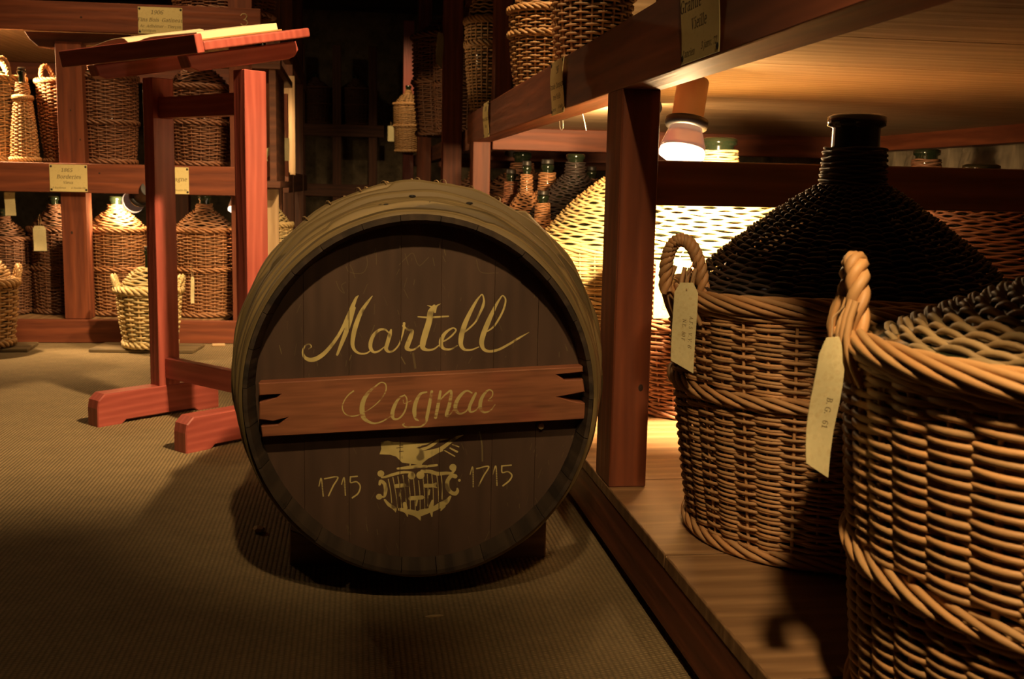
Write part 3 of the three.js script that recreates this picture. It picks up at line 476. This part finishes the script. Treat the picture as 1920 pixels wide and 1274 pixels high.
  for (const back of [0, 1]) {
    const hs = [[0.026, 0.031, 0.007, 1.2], [0.064, 0.033, 0.0095, 2.1], [0.106, 0.035, 0.0085, 0.7], [0.145, 0.031, 0.010, 2.5], [0.206, 0.024, 0.0155, 1.75], [0.24, 0.032, 0.018, 1.0]];
    hs.forEach((h) => hoop(...h, back));
    const tg = new THREE.TorusGeometry(0.0125, 0.0016, 5, 12); // osier ties round the rearmost hoop
    for (let i = 0; i < 9; i++) { const a = 0.98 + i * 0.155 + rr(-0.02, 0.02), t = 0.243, r = rad(t) + 0.0125, q = part('osier_tie', tg, M.osier, barrel); q.position.set(...at(r, a, back ? L - t : t)); q.rotation.set(0, 0, a); q.rotateX(Math.PI / 2 + 0.3); q.scale.set(0.55, 1.25, 1); }
  }
  for (const [a, t] of [[1.79, 0.062], [1.76, 0.058], [1.50, 0.07], [1.53, 0.055], [1.31, 0.108], [1.62, 0.104]]) { const n = part('hoop_nail', new THREE.SphereGeometry(0.0042, 8, 5), M.iron, barrel); n.position.set(...at(rad(t) + 0.0075, a, t)); n.scale.set(1.5, 0.6, 1); }
}
function wedge(label, x, z, s) { const w = tag(part('wooden_chock', metreUV(extrude([[0, 0], [0.145 * s, 0], [0.145 * s, 0.064], [0.02 * s, 0.01]], 0.12, 0.003)), M.deck, scene), label, 'chock', 'barrel chocks'); w.position.set(x, 0, z); return w; }
wedge('small wooden wedge under the barrel, beside the rack', 0.215, -2.05, 1); wedge('small wooden wedge under the barrel on its left, carpet side', 0.03, -2.05, -1);

// ───────── the lectern, its book ─────────
const lecTurn = -47.8 * Math.PI / 180, lecPos = [-0.442 + 0.74 * 0.033, 0, -3.095 - 0.67 * 0.033];
const lectern = thing('lectern', 'red varnished wooden lectern on two posts with sled feet', 'lectern', lecPos, lecTurn);
{
  const g = lectern, hx = 0.2155;
  for (const s of [-1, 1]) {
    box('post', [0.05, 0.90, 0.07], [s * hx, 0.09 + 0.45, 0], M.lectern, g);
    const f = part('foot', metreUV(extrude([[-0.20, 0], [-0.13, 0], [-0.115, 0.012], [0.115, 0.012], [0.13, 0], [0.20, 0], [0.20, 0.052], [0.196, 0.074], [0.178, 0.09], [-0.178, 0.09], [-0.196, 0.074], [-0.20, 0.052]], 0.056, 0.003)), M.lectern, g); f.rotation.y = Math.PI / 2; f.position.set(s * hx - 0.028, 0, 0.033);
    const b = part('bearer', metreUV(extrude([[-0.16, 0.025], [-0.14, 0.014], [0.15, 0.012], [0.172, 0.018], [0.185, 0.032], [0.182, 0.05], [-0.165, 0.05]], 0.044, 0.003)), M.lectern, g); b.rotation.set(0, Math.PI / 2, 0); b.rotateZ(0.21); b.position.set(s * hx - 0.022, 0.99, 0.03);
  }
  box('stretcher', [0.381, 0.062, 0.03], [0, 0.145, 0], M.lectern, g);
  box('upper_rail', [0.381, 0.06, 0.03], [0, 0.905, 0], M.lectern, g);
}
const topTilt = 0.215, deskC = [-0.02, 1.062, 0.035];
{ const d = new THREE.Group(); d.name = 'desktop'; d.position.set(...deskC); d.rotation.x = topTilt; lectern.add(d);
  box('desk_board', [0.65, 0.024, 0.34], [0, 0, 0], M.lectern, d, { r: 0.005 });
  box('book_ledge', [0.65, 0.046, 0.022], [0, 0.007, 0.181], M.lectern, d); }
const book = thing('open_book', 'large open ledger with cream pages lying on the lectern top', 'book', [0, 0, 0], 0);
{
  lectern.updateMatrixWorld(true); const d = lectern.children.find((c) => c.name === 'desktop'); d.updateWorldMatrix(true, false);
  const m = d.matrixWorld.clone().multiply(new THREE.Matrix4().makeTranslation(0, 0.0125, 0.0)); m.decompose(book.position, book.quaternion, book.scale);
  const pg = (pts, nm, m) => { const g = extrude(pts, 0.25, 0.001); g.translate(0, 0, -0.085); return part(nm, metreUV(g), m, book); };
  const l = [[-0.30, 0.004]]; for (let i = 0; i <= 14; i++) { const t = i / 14; l.push([-0.30 + t * 0.262, 0.006 + 0.025 * Math.pow(Math.sin(t * Math.PI / 2), 1.6) - 0.004 * Math.max(0, t - 0.85)]); } l.push([-0.024, 0.027], [-0.01, 0.017], [0, 0.006]); l.push([0, 0.004]);
  pg(l, 'left_pages', M.pulp);
  const r = [[0, 0.004], [0.002, 0.008]]; for (let i = 0; i <= 10; i++) { const t = i / 10; r.push([0.012 + t * 0.285, 0.012 + 0.014 * Math.sin(Math.min(1, t * 2.6) * Math.PI / 2) - 0.006 * t]); } r.push([0.298, 0.004]);
  pg(r, 'right_pages', M.pulp);
  box('book_cover', [0.615, 0.004, 0.262], [0, 0.002, 0.04], M.cover, book, { r: 0.001 });
}

// ───────── wicker demijohns ─────────
const big = (o) => ({ R0: 0.235, R1: 0.285, bulge: 0.004, H: 0.40, N: 42, pitch: 0.0047, rad: 0.0027, ampK: 1.7, belt: 0.64, pairs: true, inset: 0.016, conePitch: 0.0062, neckR: 0.041, coneY: 0.575, neckY: 0.635, top: 0.69, fine: true, S: 5, sides: 6, puff: 0.12, ...o });
demijohn('wicker_demijohn', 'big brown wicker demijohn with a black pointed shoulder beside the rack post', big({ top2: M.wickBlack, handles: [{ a: Math.PI - 0.1, w: 0.062, h: 0.085, t: 0.95, lean: 0.1, tw: 0.85, turns: 6 }] }), M.wickHoney, [0.80, 0.137, -1.65], 0);  // black shoulder wicker also carries the shade under the shelf in its colour
demijohn('wicker_demijohn', 'nearest golden wicker demijohn, cut off by the right edge of the photo', big({ top2: M.wickOlive, R0: 0.285, R1: 0.322, bulge: 0.0, H: 0.412, N: 40, pitch: 0.0060, rad: 0.0039, ampK: 1.35, pairs: false, inset: 0.042, conePitch: 0.0085, belt: 0.46, coneY: 0.505, neckY: 0.57, top: 0.63, handles: [{ a: Math.PI + 0.27, w: 0.055, h: 0.08, t: 1.05, lean: 0.02, turns: 3 }] }), M.wickGold, [0.825, 0.137, -0.955], 0.0);
const med = (o) => ({ R0: 0.225, R1: 0.275, bulge: 0.004, H: 0.385, N: 36, pitch: 0.0064, rad: 0.0037, ampK: 1.3, conePitch: 0.009, belt: 0.6, neckR: 0.04, coneY: 0.60, neckY: 0.665, top: 0.70, S: 4, sides: 5, puff: 0.22, capH: 0, ...o });
const gA = demijohn('wicker_demijohn', 'pale wicker demijohn glaring under the shelf lamp, right of the post', med({ coneY: 0.62, top2: M.wickPale }), M.wickUmber, [0.93, 0.137, -2.68], 0);  // body wicker darker than the shoulder: shade below the rim put into the colour
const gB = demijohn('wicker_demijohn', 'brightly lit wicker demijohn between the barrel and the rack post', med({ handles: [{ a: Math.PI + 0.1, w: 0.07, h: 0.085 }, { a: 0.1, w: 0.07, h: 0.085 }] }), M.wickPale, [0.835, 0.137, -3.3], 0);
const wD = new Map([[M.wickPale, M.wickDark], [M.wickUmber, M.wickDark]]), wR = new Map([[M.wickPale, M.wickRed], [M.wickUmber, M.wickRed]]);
const lb = (name, spec, m, pos, label, turn = 0, group) => demijohn(name, label, spec, m, pos, turn, group);
// back row on the lower deck of the right-hand rack
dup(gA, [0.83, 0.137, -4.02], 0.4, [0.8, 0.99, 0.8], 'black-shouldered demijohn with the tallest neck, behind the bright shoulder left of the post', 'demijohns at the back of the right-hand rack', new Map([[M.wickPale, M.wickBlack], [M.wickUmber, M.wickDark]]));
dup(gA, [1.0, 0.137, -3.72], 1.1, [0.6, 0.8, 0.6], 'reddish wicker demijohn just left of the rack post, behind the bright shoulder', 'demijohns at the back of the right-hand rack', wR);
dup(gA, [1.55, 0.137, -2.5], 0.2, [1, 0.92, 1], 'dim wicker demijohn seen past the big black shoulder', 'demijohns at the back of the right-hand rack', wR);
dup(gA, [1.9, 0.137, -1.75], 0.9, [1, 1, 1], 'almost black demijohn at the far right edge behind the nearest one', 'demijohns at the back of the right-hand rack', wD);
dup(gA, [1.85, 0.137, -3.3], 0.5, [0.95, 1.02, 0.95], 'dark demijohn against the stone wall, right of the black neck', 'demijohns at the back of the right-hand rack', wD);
const small = (o) => ({ R0: 0.10, R1: 0.128, bulge: 0.006, H: 0.365, N: 22, pitch: 0.0078, rad: 0.0042, belt: 0, neckR: 0.022, coneY: 0.47, neckY: 0.50, top: 0.535, S: 4, sides: 4, puff: 0.35, ...o });
const sA = demijohn('wicker_demijohn', 'brown wicker demijohn with a woven shoulder, behind the lectern on the middle shelf', small({ belt: 0.55, H: 0.34, R1: 0.14, R0: 0.118, coneY: 0.43, neckY: 0.45, top: 0.49 }), M.wickUmber, left(0.395, 0.762, -0.24), 0);
const GM = 'demijohns on the middle shelf of the left rack', GL = 'demijohns on the bottom shelf of the left rack';
const sB = demijohn('wicker_basket_bottle', 'brown straight-sided wicker demijohn right of the rack post, middle shelf', small({ R0: 0.108, R1: 0.124, H: 0.37, belt: 0.48, coneY: 0.455, neckY: 0.48, top: 0.52 }), M.wickUmber, left(0.01, 0.762, -0.2), 0.3, GM);
const sC = demijohn('wicker_demijohn', 'lit wicker demijohn with a looped handle at the left photo edge, middle shelf', small({ R0: 0.07, R1: 0.098, H: 0.355, coneY: 0.368, wrap: false, neckY: 0.37, top: 0.385, puff: 0, handles: [{ a: 1.2, w: 0.06, h: 0.075 }, { a: 4.4, w: 0.06, h: 0.075 }] }), M.wickGold, left(-0.44, 0.762, -0.22), 0, GM);
demijohn('wicker_bottle', 'slim wicker bottle squeezed between two demijohns on the middle shelf', small({ R0: 0.052, R1: 0.03, H: 0.27, coneY: 0.3, neckY: 0.33, top: 0.385, neckR: 0.016, N: 16, bulge: 0.004, capH: 0.012 }), M.wickGold, left(-0.318, 0.762, -0.13), 0, GM);
dup(sC, left(-0.205, 0.762, -0.28), 0.5, [0.98, 0.99, 0.98], 'dark wicker demijohn half behind the rack post, with a handle on its rim', GM, new Map([[M.wickGold, M.wickBrown]]));
dup(sA, left(0.5, 1.42, -0.3), 0.3, [1.7, 0.9, 1.4], 'wicker basket bottom on the top shelf, above the painted number', null);
const sD = demijohn('wicker_demijohn', 'upright wicker demijohn with a pale lit shoulder right of the lectern post, bottom shelf', small({ belt: 0.55, H: 0.385, R1: 0.138, R0: 0.118, coneY: 0.468, neckY: 0.495, top: 0.535, neckR: 0.026, puff: 0.18 }), M.wickBrown, left(0.41, 0.1, -0.22), 0, GL);
dup(sD, left(0.02, 0.1, -0.25), 0.8, [0.98, 0.98, 0.98], 'wicker demijohn with a glaring white shoulder right of the rack post, bottom shelf', GL);
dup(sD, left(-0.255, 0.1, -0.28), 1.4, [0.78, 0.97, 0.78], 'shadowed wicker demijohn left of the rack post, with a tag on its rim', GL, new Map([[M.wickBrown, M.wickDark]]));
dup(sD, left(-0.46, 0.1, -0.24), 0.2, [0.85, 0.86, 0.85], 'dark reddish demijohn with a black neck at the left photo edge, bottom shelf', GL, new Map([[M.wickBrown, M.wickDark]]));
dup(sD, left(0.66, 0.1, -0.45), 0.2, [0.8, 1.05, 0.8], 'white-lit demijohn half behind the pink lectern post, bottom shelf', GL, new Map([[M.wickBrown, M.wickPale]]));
const sE = demijohn('small_wicker_demijohn', 'small pale wicker demijohn with two handles on the floor behind the lectern', small({ R0: 0.094, R1: 0.122, H: 0.238, N: 18, pitch: 0.0105, rad: 0.0058, coneY: 0.325, neckY: 0.33, wrap: false, top: 0.40, neckR: 0.014, puff: 0.4, capH: 0.014, handles: [{ a: 0.15, w: 0.055, h: 0.05 }, { a: Math.PI - 0.15, w: 0.055, h: 0.05 }] }), M.wickPale, left(0.255, 0.016, 0.19), 0);
dup(sE, left(-0.385, 0.016, 0.2), 0.6, [0.95, 1.1, 0.95], 'small wicker demijohn on the floor, cut by the left photo edge', null, new Map([[M.wickPale, M.wickGold]]));
// upper shelf of the right-hand rack
const UG = 'demijohns on the upper shelf of the right-hand rack';
const uA = demijohn('wicker_demijohn', 'open-weave wicker demijohn above the middle paper label, left one of the pair', small({ R0: 0.078, R1: 0.118, H: 0.34, N: 22, pitch: 0.0105, rad: 0.0045, belt: 0.76, bulge: 0.01 }), M.wickGold, [0.655, 0.966, -3.78], 0, UG);
dup(uA, [0.665, 0.966, -3.05], 0.5, [0.98, 1.05, 0.98], 'open-weave wicker demijohn right of its lit twin, above the upper beam', UG, new Map([[M.wickGold, M.wickHoney]]));
dup(uA, [0.64, 1.03, -5.3], 0.9, [0.9, 1.35, 0.9], 'narrow strip of a pale wicker demijohn between two rack posts', null);
// far racks
const FG = 'dim demijohns down the corridor';
const far = [[0.64, 1.012, -7.0, 1.9, 1.6, 'black demijohn on the far rack, highest one beside the corridor'], [0.62, 1.012, -6.5, 1.1, 1.35, 'dark demijohn just left of the second corridor post'], [0.72, 0.14, -4.95, 1.5, 1.35, 'dark demijohn with a green-black bottle neck between the two lit posts'], [0.75, 0.14, -6.6, 1.5, 1.3, 'shadowed demijohn under the far rack beam'], [0.52, 1.012, -10.6, 1.0, 1.2, 'pale lit demijohn beside the pink far post']];
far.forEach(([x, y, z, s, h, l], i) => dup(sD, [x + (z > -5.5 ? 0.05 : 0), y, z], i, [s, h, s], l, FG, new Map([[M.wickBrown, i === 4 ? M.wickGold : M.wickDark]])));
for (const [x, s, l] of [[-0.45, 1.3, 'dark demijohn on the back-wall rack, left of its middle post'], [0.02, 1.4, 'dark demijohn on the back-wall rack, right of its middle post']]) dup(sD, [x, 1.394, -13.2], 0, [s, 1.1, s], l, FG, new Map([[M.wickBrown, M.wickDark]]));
// smaller capped bottles at the back of the lower deck
const CG = 'capped wicker bottles behind the barrel';
const cA = demijohn('wicker_bottle', 'wicker bottle with a black cap, second from the tallest dark neck', small({ R0: 0.12, R1: 0.15, H: 0.40, coneY: 0.55, neckY: 0.62, top: 0.655, neckR: 0.024, capH: 0.02, puff: 0.3 }), M.wickBrown, [0.755, 0.137, -4.2], 0, CG);
dup(cA, [0.66, 0.137, -4.12], 0.5, [0.7, 0.985, 0.7], 'wicker bottle with a black cap and loose straw neck, middle of the row', CG);
dup(cA, [0.625, 0.137, -4.3], 0.9, [0.8, 0.94, 0.8], 'wicker bottle with a round dark stopper, leftmost of the capped row', CG, new Map([[M.wickBrown, M.wickRed]]));
dup(cA, [0.655, 0.137, -3.72], 1.4, [0.78, 0.82, 0.78], 'short reddish wicker bottle with a shiny black cap, nearest of the capped row', CG);
dup(cA, [0.96, 0.137, -4.32], 0.2, [0.8, 0.97, 0.8], 'greenish bottle neck right of the tallest dark one', CG, new Map([[M.wickBrown, M.wickDark]]));

// ───────── paper: labels on the beams, tags on the handles ─────────
function paperMat(w, h, lines, o = {}) {
  const c = document.createElement('canvas'); c.width = Math.round(w >= h ? 384 : 384 * w / h); c.height = Math.round(w >= h ? 384 * h / w : 384); const x = c.getContext('2d');
  x.fillStyle = o.bg || '#d9c98c'; x.fillRect(0, 0, c.width, c.height);
  for (let i = 0; i < 260; i++) { x.globalAlpha = 0.06; x.fillStyle = rnd() > 0.5 ? '#8a6a30' : '#fff3c0'; x.beginPath(); x.arc(rnd() * c.width, rnd() * c.height, rr(1, 9), 0, 7); x.fill(); }
  x.globalAlpha = 0.9; x.fillStyle = o.ink || '#31210f'; x.textAlign = 'center';
  for (const [t, u, v, s, rot] of lines) { x.save(); x.translate(u * c.width, v * c.height); if (rot) x.rotate(rot); x.transform(1, 0, -0.25, 1, 0, 0); x.font = (o.bold ? 'bold ' : '') + Math.round(s * c.width) + 'px serif'; x.fillText(t, 0, 0); x.restore(); }
  const t = new THREE.CanvasTexture(c); t.colorSpace = THREE.SRGBColorSpace;
  return new THREE.MeshStandardMaterial({ map: t, roughness: 0.85 });
}
function sheet(w, h, bend, shape) { const g = new THREE.BoxGeometry(w, h, 0.001, 8, 8, 1), p = g.attributes.position, uv = g.attributes.uv; for (let i = 0; i < p.count; i++) { const x = p.getX(i), y = p.getY(i); uv.setXY(i, x / w + 0.5, y / h + 0.5); let X = x, Y = y; if (shape) [X, Y] = shape(x / w, y / h, x, y); p.setXYZ(i, X, Y, p.getZ(i) + bend(x / w, y / h)); } g.computeVertexNormals(); return g; }
function label(lbl, w, h, pos, turn, lines, bend = () => 0, o = {}) {
  const g = thing('paper_label', lbl, 'label', pos, turn, o.group); const wave = (u, v) => bend(u, v) + 0.0012;
  part('paper', sheet(w, h, wave), paperMat(w, h, lines, o), g);
  const pg = new THREE.SphereGeometry(0.0052, 8, 6); for (const sx of [-1, 1]) for (const sy of [-1, 1]) { const p = part('pin', pg, M.iron, g); p.position.set(sx * (w / 2 - 0.006), sy * (h / 2 - 0.008), wave(sx * 0.47, sy * 0.45)); p.scale.z = 0.5; }
  return g;
}
const PG = 'cream paper labels pinned to the rack beams';
label('cream paper label reading 1906, behind the open book', 0.178, 0.108, left(0.287, 1.352, 0.001), LQ, [['1906', 0.42, 0.27, 0.13], ['Fins Bois  Gatineau', 0.5, 0.54, 0.115], ['Ac. Adhémar – Tierçon', 0.5, 0.76, 0.085], ['6 Barriques', 0.2, 0.92, 0.07]]);
label('cream paper label reading 1865 on the middle beam by the post', 0.152, 0.112, left(-0.103, 0.699, 0.001), LQ, [['1865', 0.45, 0.27, 0.14], ['Borderies', 0.5, 0.52, 0.14], ['Vieux', 0.48, 0.71, 0.1], ['6 Bardeaux', 0.24, 0.89, 0.065], ['à Double fût', 0.75, 0.89, 0.065]]);
label('cream paper label half hidden by the lectern post, middle beam', 0.152, 0.112, left(0.312, 0.698, 0.001), LQ, [['1875', 0.45, 0.27, 0.14], ['Champagne', 0.52, 0.52, 0.15], ['Vieille', 0.48, 0.71, 0.1], ['6 Bardeaux', 0.24, 0.89, 0.065], ['à Double fût', 0.75, 0.89, 0.065]]);
const wav = (u, v) => 0.006 * (0.5 + 0.5 * Math.sin(v * 5 + 0.6)) * (0.6 + 0.8 * Math.abs(u)) + 0.001;
const RT = -Math.PI / 2;
label('curling paper label nearest the camera on the upper right beam', 0.165, 0.17, [0.4785, 0.968, -1.475], RT, [['1893', 0.5, 0.2, 0.15], ['Grande', 0.26, 0.58, 0.15], ['Champagne', 0.68, 0.5, 0.145], ['Vieille', 0.47, 0.74, 0.13], ['l’ancien', 0.2, 0.95, 0.085], ['3 janv. 72', 0.74, 0.93, 0.085]], wav, { bold: true });
label('curling paper label in the middle of the upper right beam', 0.155, 0.125, [0.4785, 0.936, -2.53], RT, [['’96', 0.5, 0.25, 0.16], ['Grande Champagne', 0.5, 0.52, 0.115], ['très Vieille', 0.45, 0.72, 0.11], ['l’ancien', 0.2, 0.93, 0.07], ['à Double', 0.72, 0.9, 0.075]], wav, { bold: true });
label('curling paper label farthest along the upper right beam', 0.15, 0.125, [0.4785, 0.94, -3.92], RT, [['1889', 0.5, 0.25, 0.16], ['Petite Champagne', 0.5, 0.52, 0.115], ['Vieux', 0.45, 0.72, 0.11]], wav, { bold: true });
function hangTag(lbl, w, h, pos, turn, lines, o = {}) { // clipped top corners, slanted foot, a string through the eye
  const g = thing('paper_tag', lbl, 'tag', pos, turn, o.group);
  const m = paperMat(w, h, lines, { bg: o.bg || '#cfc79a', ...o });
  const shp = (u, v, x, y) => [v > 0.38 ? x * (1 - (v - 0.38) / 0.12 * (o.clip ?? 0.45)) : x, v < -0.3 ? y - (o.slant ?? 0.02) * (u + 0.5) * (-v - 0.3) / 0.2 : y];
  part('paper', sheet(w, h, (u, v) => (o.curl ?? 0.004) * Math.sin(v * 4 + u) - 0.002, shp), m, g);
  const T = new Tubes(), s = o.str || [0.0, 0.05, -0.02]; T.add([[0, h / 2 - 0.012, 0.003], [s[0] * 0.3 - 0.004, h / 2 + s[1] * 0.5, s[2] * 0.4], [s[0], h / 2 + s[1], s[2]], [s[0] * 0.6 + 0.006, h / 2 + s[1] * 0.5, s[2] * 0.6], [0.003, h / 2 - 0.014, -0.002]], 0.0011, 5, false, [1, 1, 1], [1, 0, 0.1]);
  part('string', T.build(), M.string, g); return g;
}
hangTag('long cream paper tag with handwriting on the middle demijohn handle', 0.036, 0.12, [0.496, 0.503, -1.55], -0.1, [['A.F. 5   V. V. 6', 0.70, 0.62, 0.2, Math.PI / 2], ['N.E.   80 F', 0.42, 0.6, 0.2, Math.PI / 2]], { str: [0.02, 0.03, -0.03], slant: 0.02 });
hangTag('blurred cream paper tag on the nearest demijohn handle', 0.029, 0.132, [0.474, 0.492, -1.005], 0.15, [['B. G.   61', 0.55, 0.6, 0.28, Math.PI / 2]], { str: [0.035, 0.035, -0.02], slant: 0.018, curl: 0.008 });
hangTag('glowing card with handwriting between the rack post and the rope handle', 0.082, 0.135, [0.722, 0.475, -2.36], 0, [['Grande Fine', 0.35, 0.6, 0.15, -Math.PI / 2], ['10 /70', 0.7, 0.6, 0.15, -Math.PI / 2]], { clip: 0, slant: 0, str: [0.05, 0.04, -0.06], bg: '#a8935c' });
hangTag('pale paper tag hanging left of the left rack post', 0.052, 0.108, left(-0.259, 0.44, -0.09), LQ + 0.15, [], { clip: 0.3, slant: 0 });
hangTag('pointed paper tag under the middle beam at the left edge', 0.044, 0.098, left(-0.365, 0.585, -0.06), LQ, [], { clip: 0, slant: 0 });
hangTag('narrow pale tag on the small floor demijohn right of the lectern post', 0.014, 0.11, left(0.435, 0.255, 0.22), LQ + 0.4, [], { clip: 0.3, slant: 0 });
hangTag('small dim tag on the dark panel left of the corridor', 0.03, 0.06, [-0.36, 0.82, -4.783], 0.3, [], { clip: 0.8, slant: 0 });
hangTag('small dim label on the panel nearest the corridor', 0.045, 0.11, [-0.335, 0.86, -5.4], 0.2, [], { clip: 0, slant: 0 });
hangTag('pale paper strip hanging left of the second corridor post', 0.06, 0.16, [0.462, 1.44, -5.95], 0.9, [], { clip: 0.3, slant: 0.03 });
hangTag('white paper tag glowing at the far end of the corridor', 0.06, 0.15, [0.36, 1.2, -10.8], 0, [], { clip: 0, slant: 0 });

// ───────── small things ─────────
const offcut = (lbl, w, h, d, pos, turn, m) => { const o = tag(part('wooden_offcut', plank(w, h, d, 0.004), m, scene), lbl, 'board'); o.position.set(...pos); o.rotation.y = turn; return o; };
offcut('flat board under the small demijohn behind the lectern', 0.42, 0.014, 0.2, left(0.24, 0.007, 0.17), LQ - 0.06, M.stave);
offcut('flat board under the demijohn at the left photo edge', 0.36, 0.014, 0.2, left(-0.4, 0.007, 0.18), LQ + 0.1, M.stave);
offcut('short stick on the carpet before the plinth, right of the lectern post', 0.055, 0.012, 0.02, left(0.51, 0.006, 0.07), 0.1, M.deckPale);
const chipAt = (lbl, x, z, s, turn) => { const g = new THREE.DodecahedronGeometry(1, 0); g.scale(s[0], s[1], s[2]); const o = tag(part('wood_chip', g, M.chip, scene), lbl, 'chip'); o.position.set(x, s[1] * 0.7, z); o.rotation.y = turn; return o; };
chipAt('pale crumb of wood on the carpet left of the barrel', -0.19, -2.13, [0.012, 0.008, 0.016], 0.4);
chipAt('pale splinter on the carpet in front of the barrel', 0.13, -1.665, [0.016, 0.002, 0.004], 0.1);
chipAt('straw scrap lying on the lower deck edge', 0.575, -1.12, [0.003, 0.002, 0.022], 0.1).position.y = 0.139;
chipAt('straw scrap on the deck beside the nearest demijohn', 0.565, -1.02, [0.003, 0.002, 0.016], -0.5).position.y = 0.139;
const wireHook = (lbl, pos, pts) => { const T = new Tubes(); T.add(pts, 0.0014, 5, false, [1, 1, 1], [0, 0, 1]); const o = tag(part('wire_hook', T.build(), M.wire, scene), lbl, 'hook'); o.position.set(...pos); return o; };
wireHook('looped wire hook under the upper right beam', [0.56, 0.885, -2.95], [[0, 0, 0], [0.003, -0.022, 0], [0.008, -0.026, 0], [0.011, -0.02, 0], [0.01, 0, 0]]);
wireHook('straight wire hanging under the deck left of the post', [0.72, 0.94, -3.4], [[0, 0, 0], [0.008, -0.03, 0], [0.014, -0.055, 0]]);

// ───────── lamps ─────────
for (const l of LAMPS) {
  const seen = l.n === 'visible', p = new THREE.Vector3(...l.p), t = new THREE.Vector3(...l.t), up = (l.c ? new THREE.Vector3(...l.c) : p.clone().add(p.clone().sub(t).normalize().multiplyScalar(0.16))).sub(p), len = up.length();
  const g = thing('spot_lamp', { visible: 'tan spot lamp with a silver bulb under the right-hand shelf', 'aisle key': 'ceiling spot lamp above the barrel', 'aisle side': 'ceiling spot lamp at the right end of the row behind the camera', 'aisle fill': 'hanging spot lamp above the nearest demijohn', 'barrel accent': 'ceiling spot lamp aimed at the painted barrel head', 'label wash': 'added ceiling spot lamp brightening the labels of the upper right beam', 'second shelf': 'spot lamp under the right-hand shelf, hidden by the rack post', 'rack wash': 'added ceiling spot lamp brightening the front of the left rack', 'aisle far': 'ceiling spot lamp aimed across at the left rack', 'left upper': 'spot lamp under the top shelf of the left rack', 'left lower': 'dark spot lamp under the middle shelf of the left rack, by the glaring shoulder', 'left end': 'spot lamp under the middle shelf, hidden by the lectern post', 'upper shelf': 'spot lamp above the pair of open-weave demijohns', 'corridor left': 'spot lamp inside the dark panelled rack', 'corridor right': 'spot lamp above the far pink post', 'far wall': 'spot lamp before the back wall' }[l.n], 'lamp', l.p);
  g.quaternion.setFromUnitVectors(new THREE.Vector3(0, 1, 0), up.normalize());
  const lathe = (pts) => new THREE.LatheGeometry(pts.map((q) => new THREE.Vector2(q[0], q[1])), 32);
  part('socket', lathe([[0.001, 0.06], [0.030, 0.06], [0.033, 0.064], [0.033, len - 0.004], [0.031, len], [0.001, len]]), seen ? M.lampTan : M.lampBlack, g);
  part('collar', lathe([[0.034, 0.056], [0.043, 0.058], [0.045, 0.066], [0.044, 0.074], [0.034, 0.077]]), M.lampBlack, g);
  const glass = new THREE.MeshStandardMaterial({ color: l.n === 'left lower' ? new THREE.Color(0.03, 0.02, 0.015) : new THREE.Color(0.7, 0.5, 0.42), roughness: 0.25, metalness: 0.6, emissive: new THREE.Color(1, 0.55, 0.36), emissiveIntensity: seen ? 0.16 : 0.05 });
  part('reflector_bulb', lathe([[0.001, 0.058], [0.034, 0.056], [0.039, 0.04], [0.0455, 0.02], [0.047, 0.012], [0.044, 0.011], [0.001, 0.011]]), glass, g);
  const face = new THREE.MeshStandardMaterial({ color: 0xffffff, roughness: 0.4, emissive: new THREE.Color(1, 0.82, 0.6), emissiveIntensity: l.emit * 0.35 });
  part('bulb_face', lathe([[0.001, 0.010], [0.046, 0.010], [0.048, 0.004], [0.047, -0.004], [0.036, -0.011], [0.018, -0.014], [0.001, -0.015]]), face, g, 'glowing bulb face');
  if (!seen) { // a rod up to the ceiling or the deck above
    const top = l.p[1] > 1.3 ? 2.8 : l.p[1] > 1 ? 1.386 : l.p[0] > 0.4 ? 0.941 : 0.735, a = p.clone().addScaledVector(up, len), L = top - a.y, inv = g.quaternion.clone().invert();
    if (L > 0.005) { const st = part('bracket', new THREE.CylinderGeometry(0.008, 0.008, L, 8), M.lampBlack, g); st.quaternion.copy(inv); st.position.copy(new THREE.Vector3(a.x, a.y + L / 2, a.z).sub(p).applyQuaternion(inv)); }
  }
  const dir = p.clone().sub(t).normalize();
  const s = new THREE.SpotLight(WARM, l.spot, 0, l.ang, 0.9, 2); s.position.copy(p).addScaledVector(dir, -0.03); s.target.position.copy(t); s.castShadow = true; s.shadow.radius = l.r || 2; s.name = 'spot_light'; s.target.name = 'spot_target'; scene.add(s, s.target);
  if (l.glow) { const q = new THREE.PointLight(WARM, l.glow, 0, 2); q.position.copy(p).addScaledVector(up, 0.03); q.castShadow = true; q.shadow.radius = 1; q.name = 'glow_light'; scene.add(q); }
}
scene.traverse((o) => { if (o.isMesh) { o.castShadow = true; o.receiveShadow = true; } });
renderer.render(scene, camera);
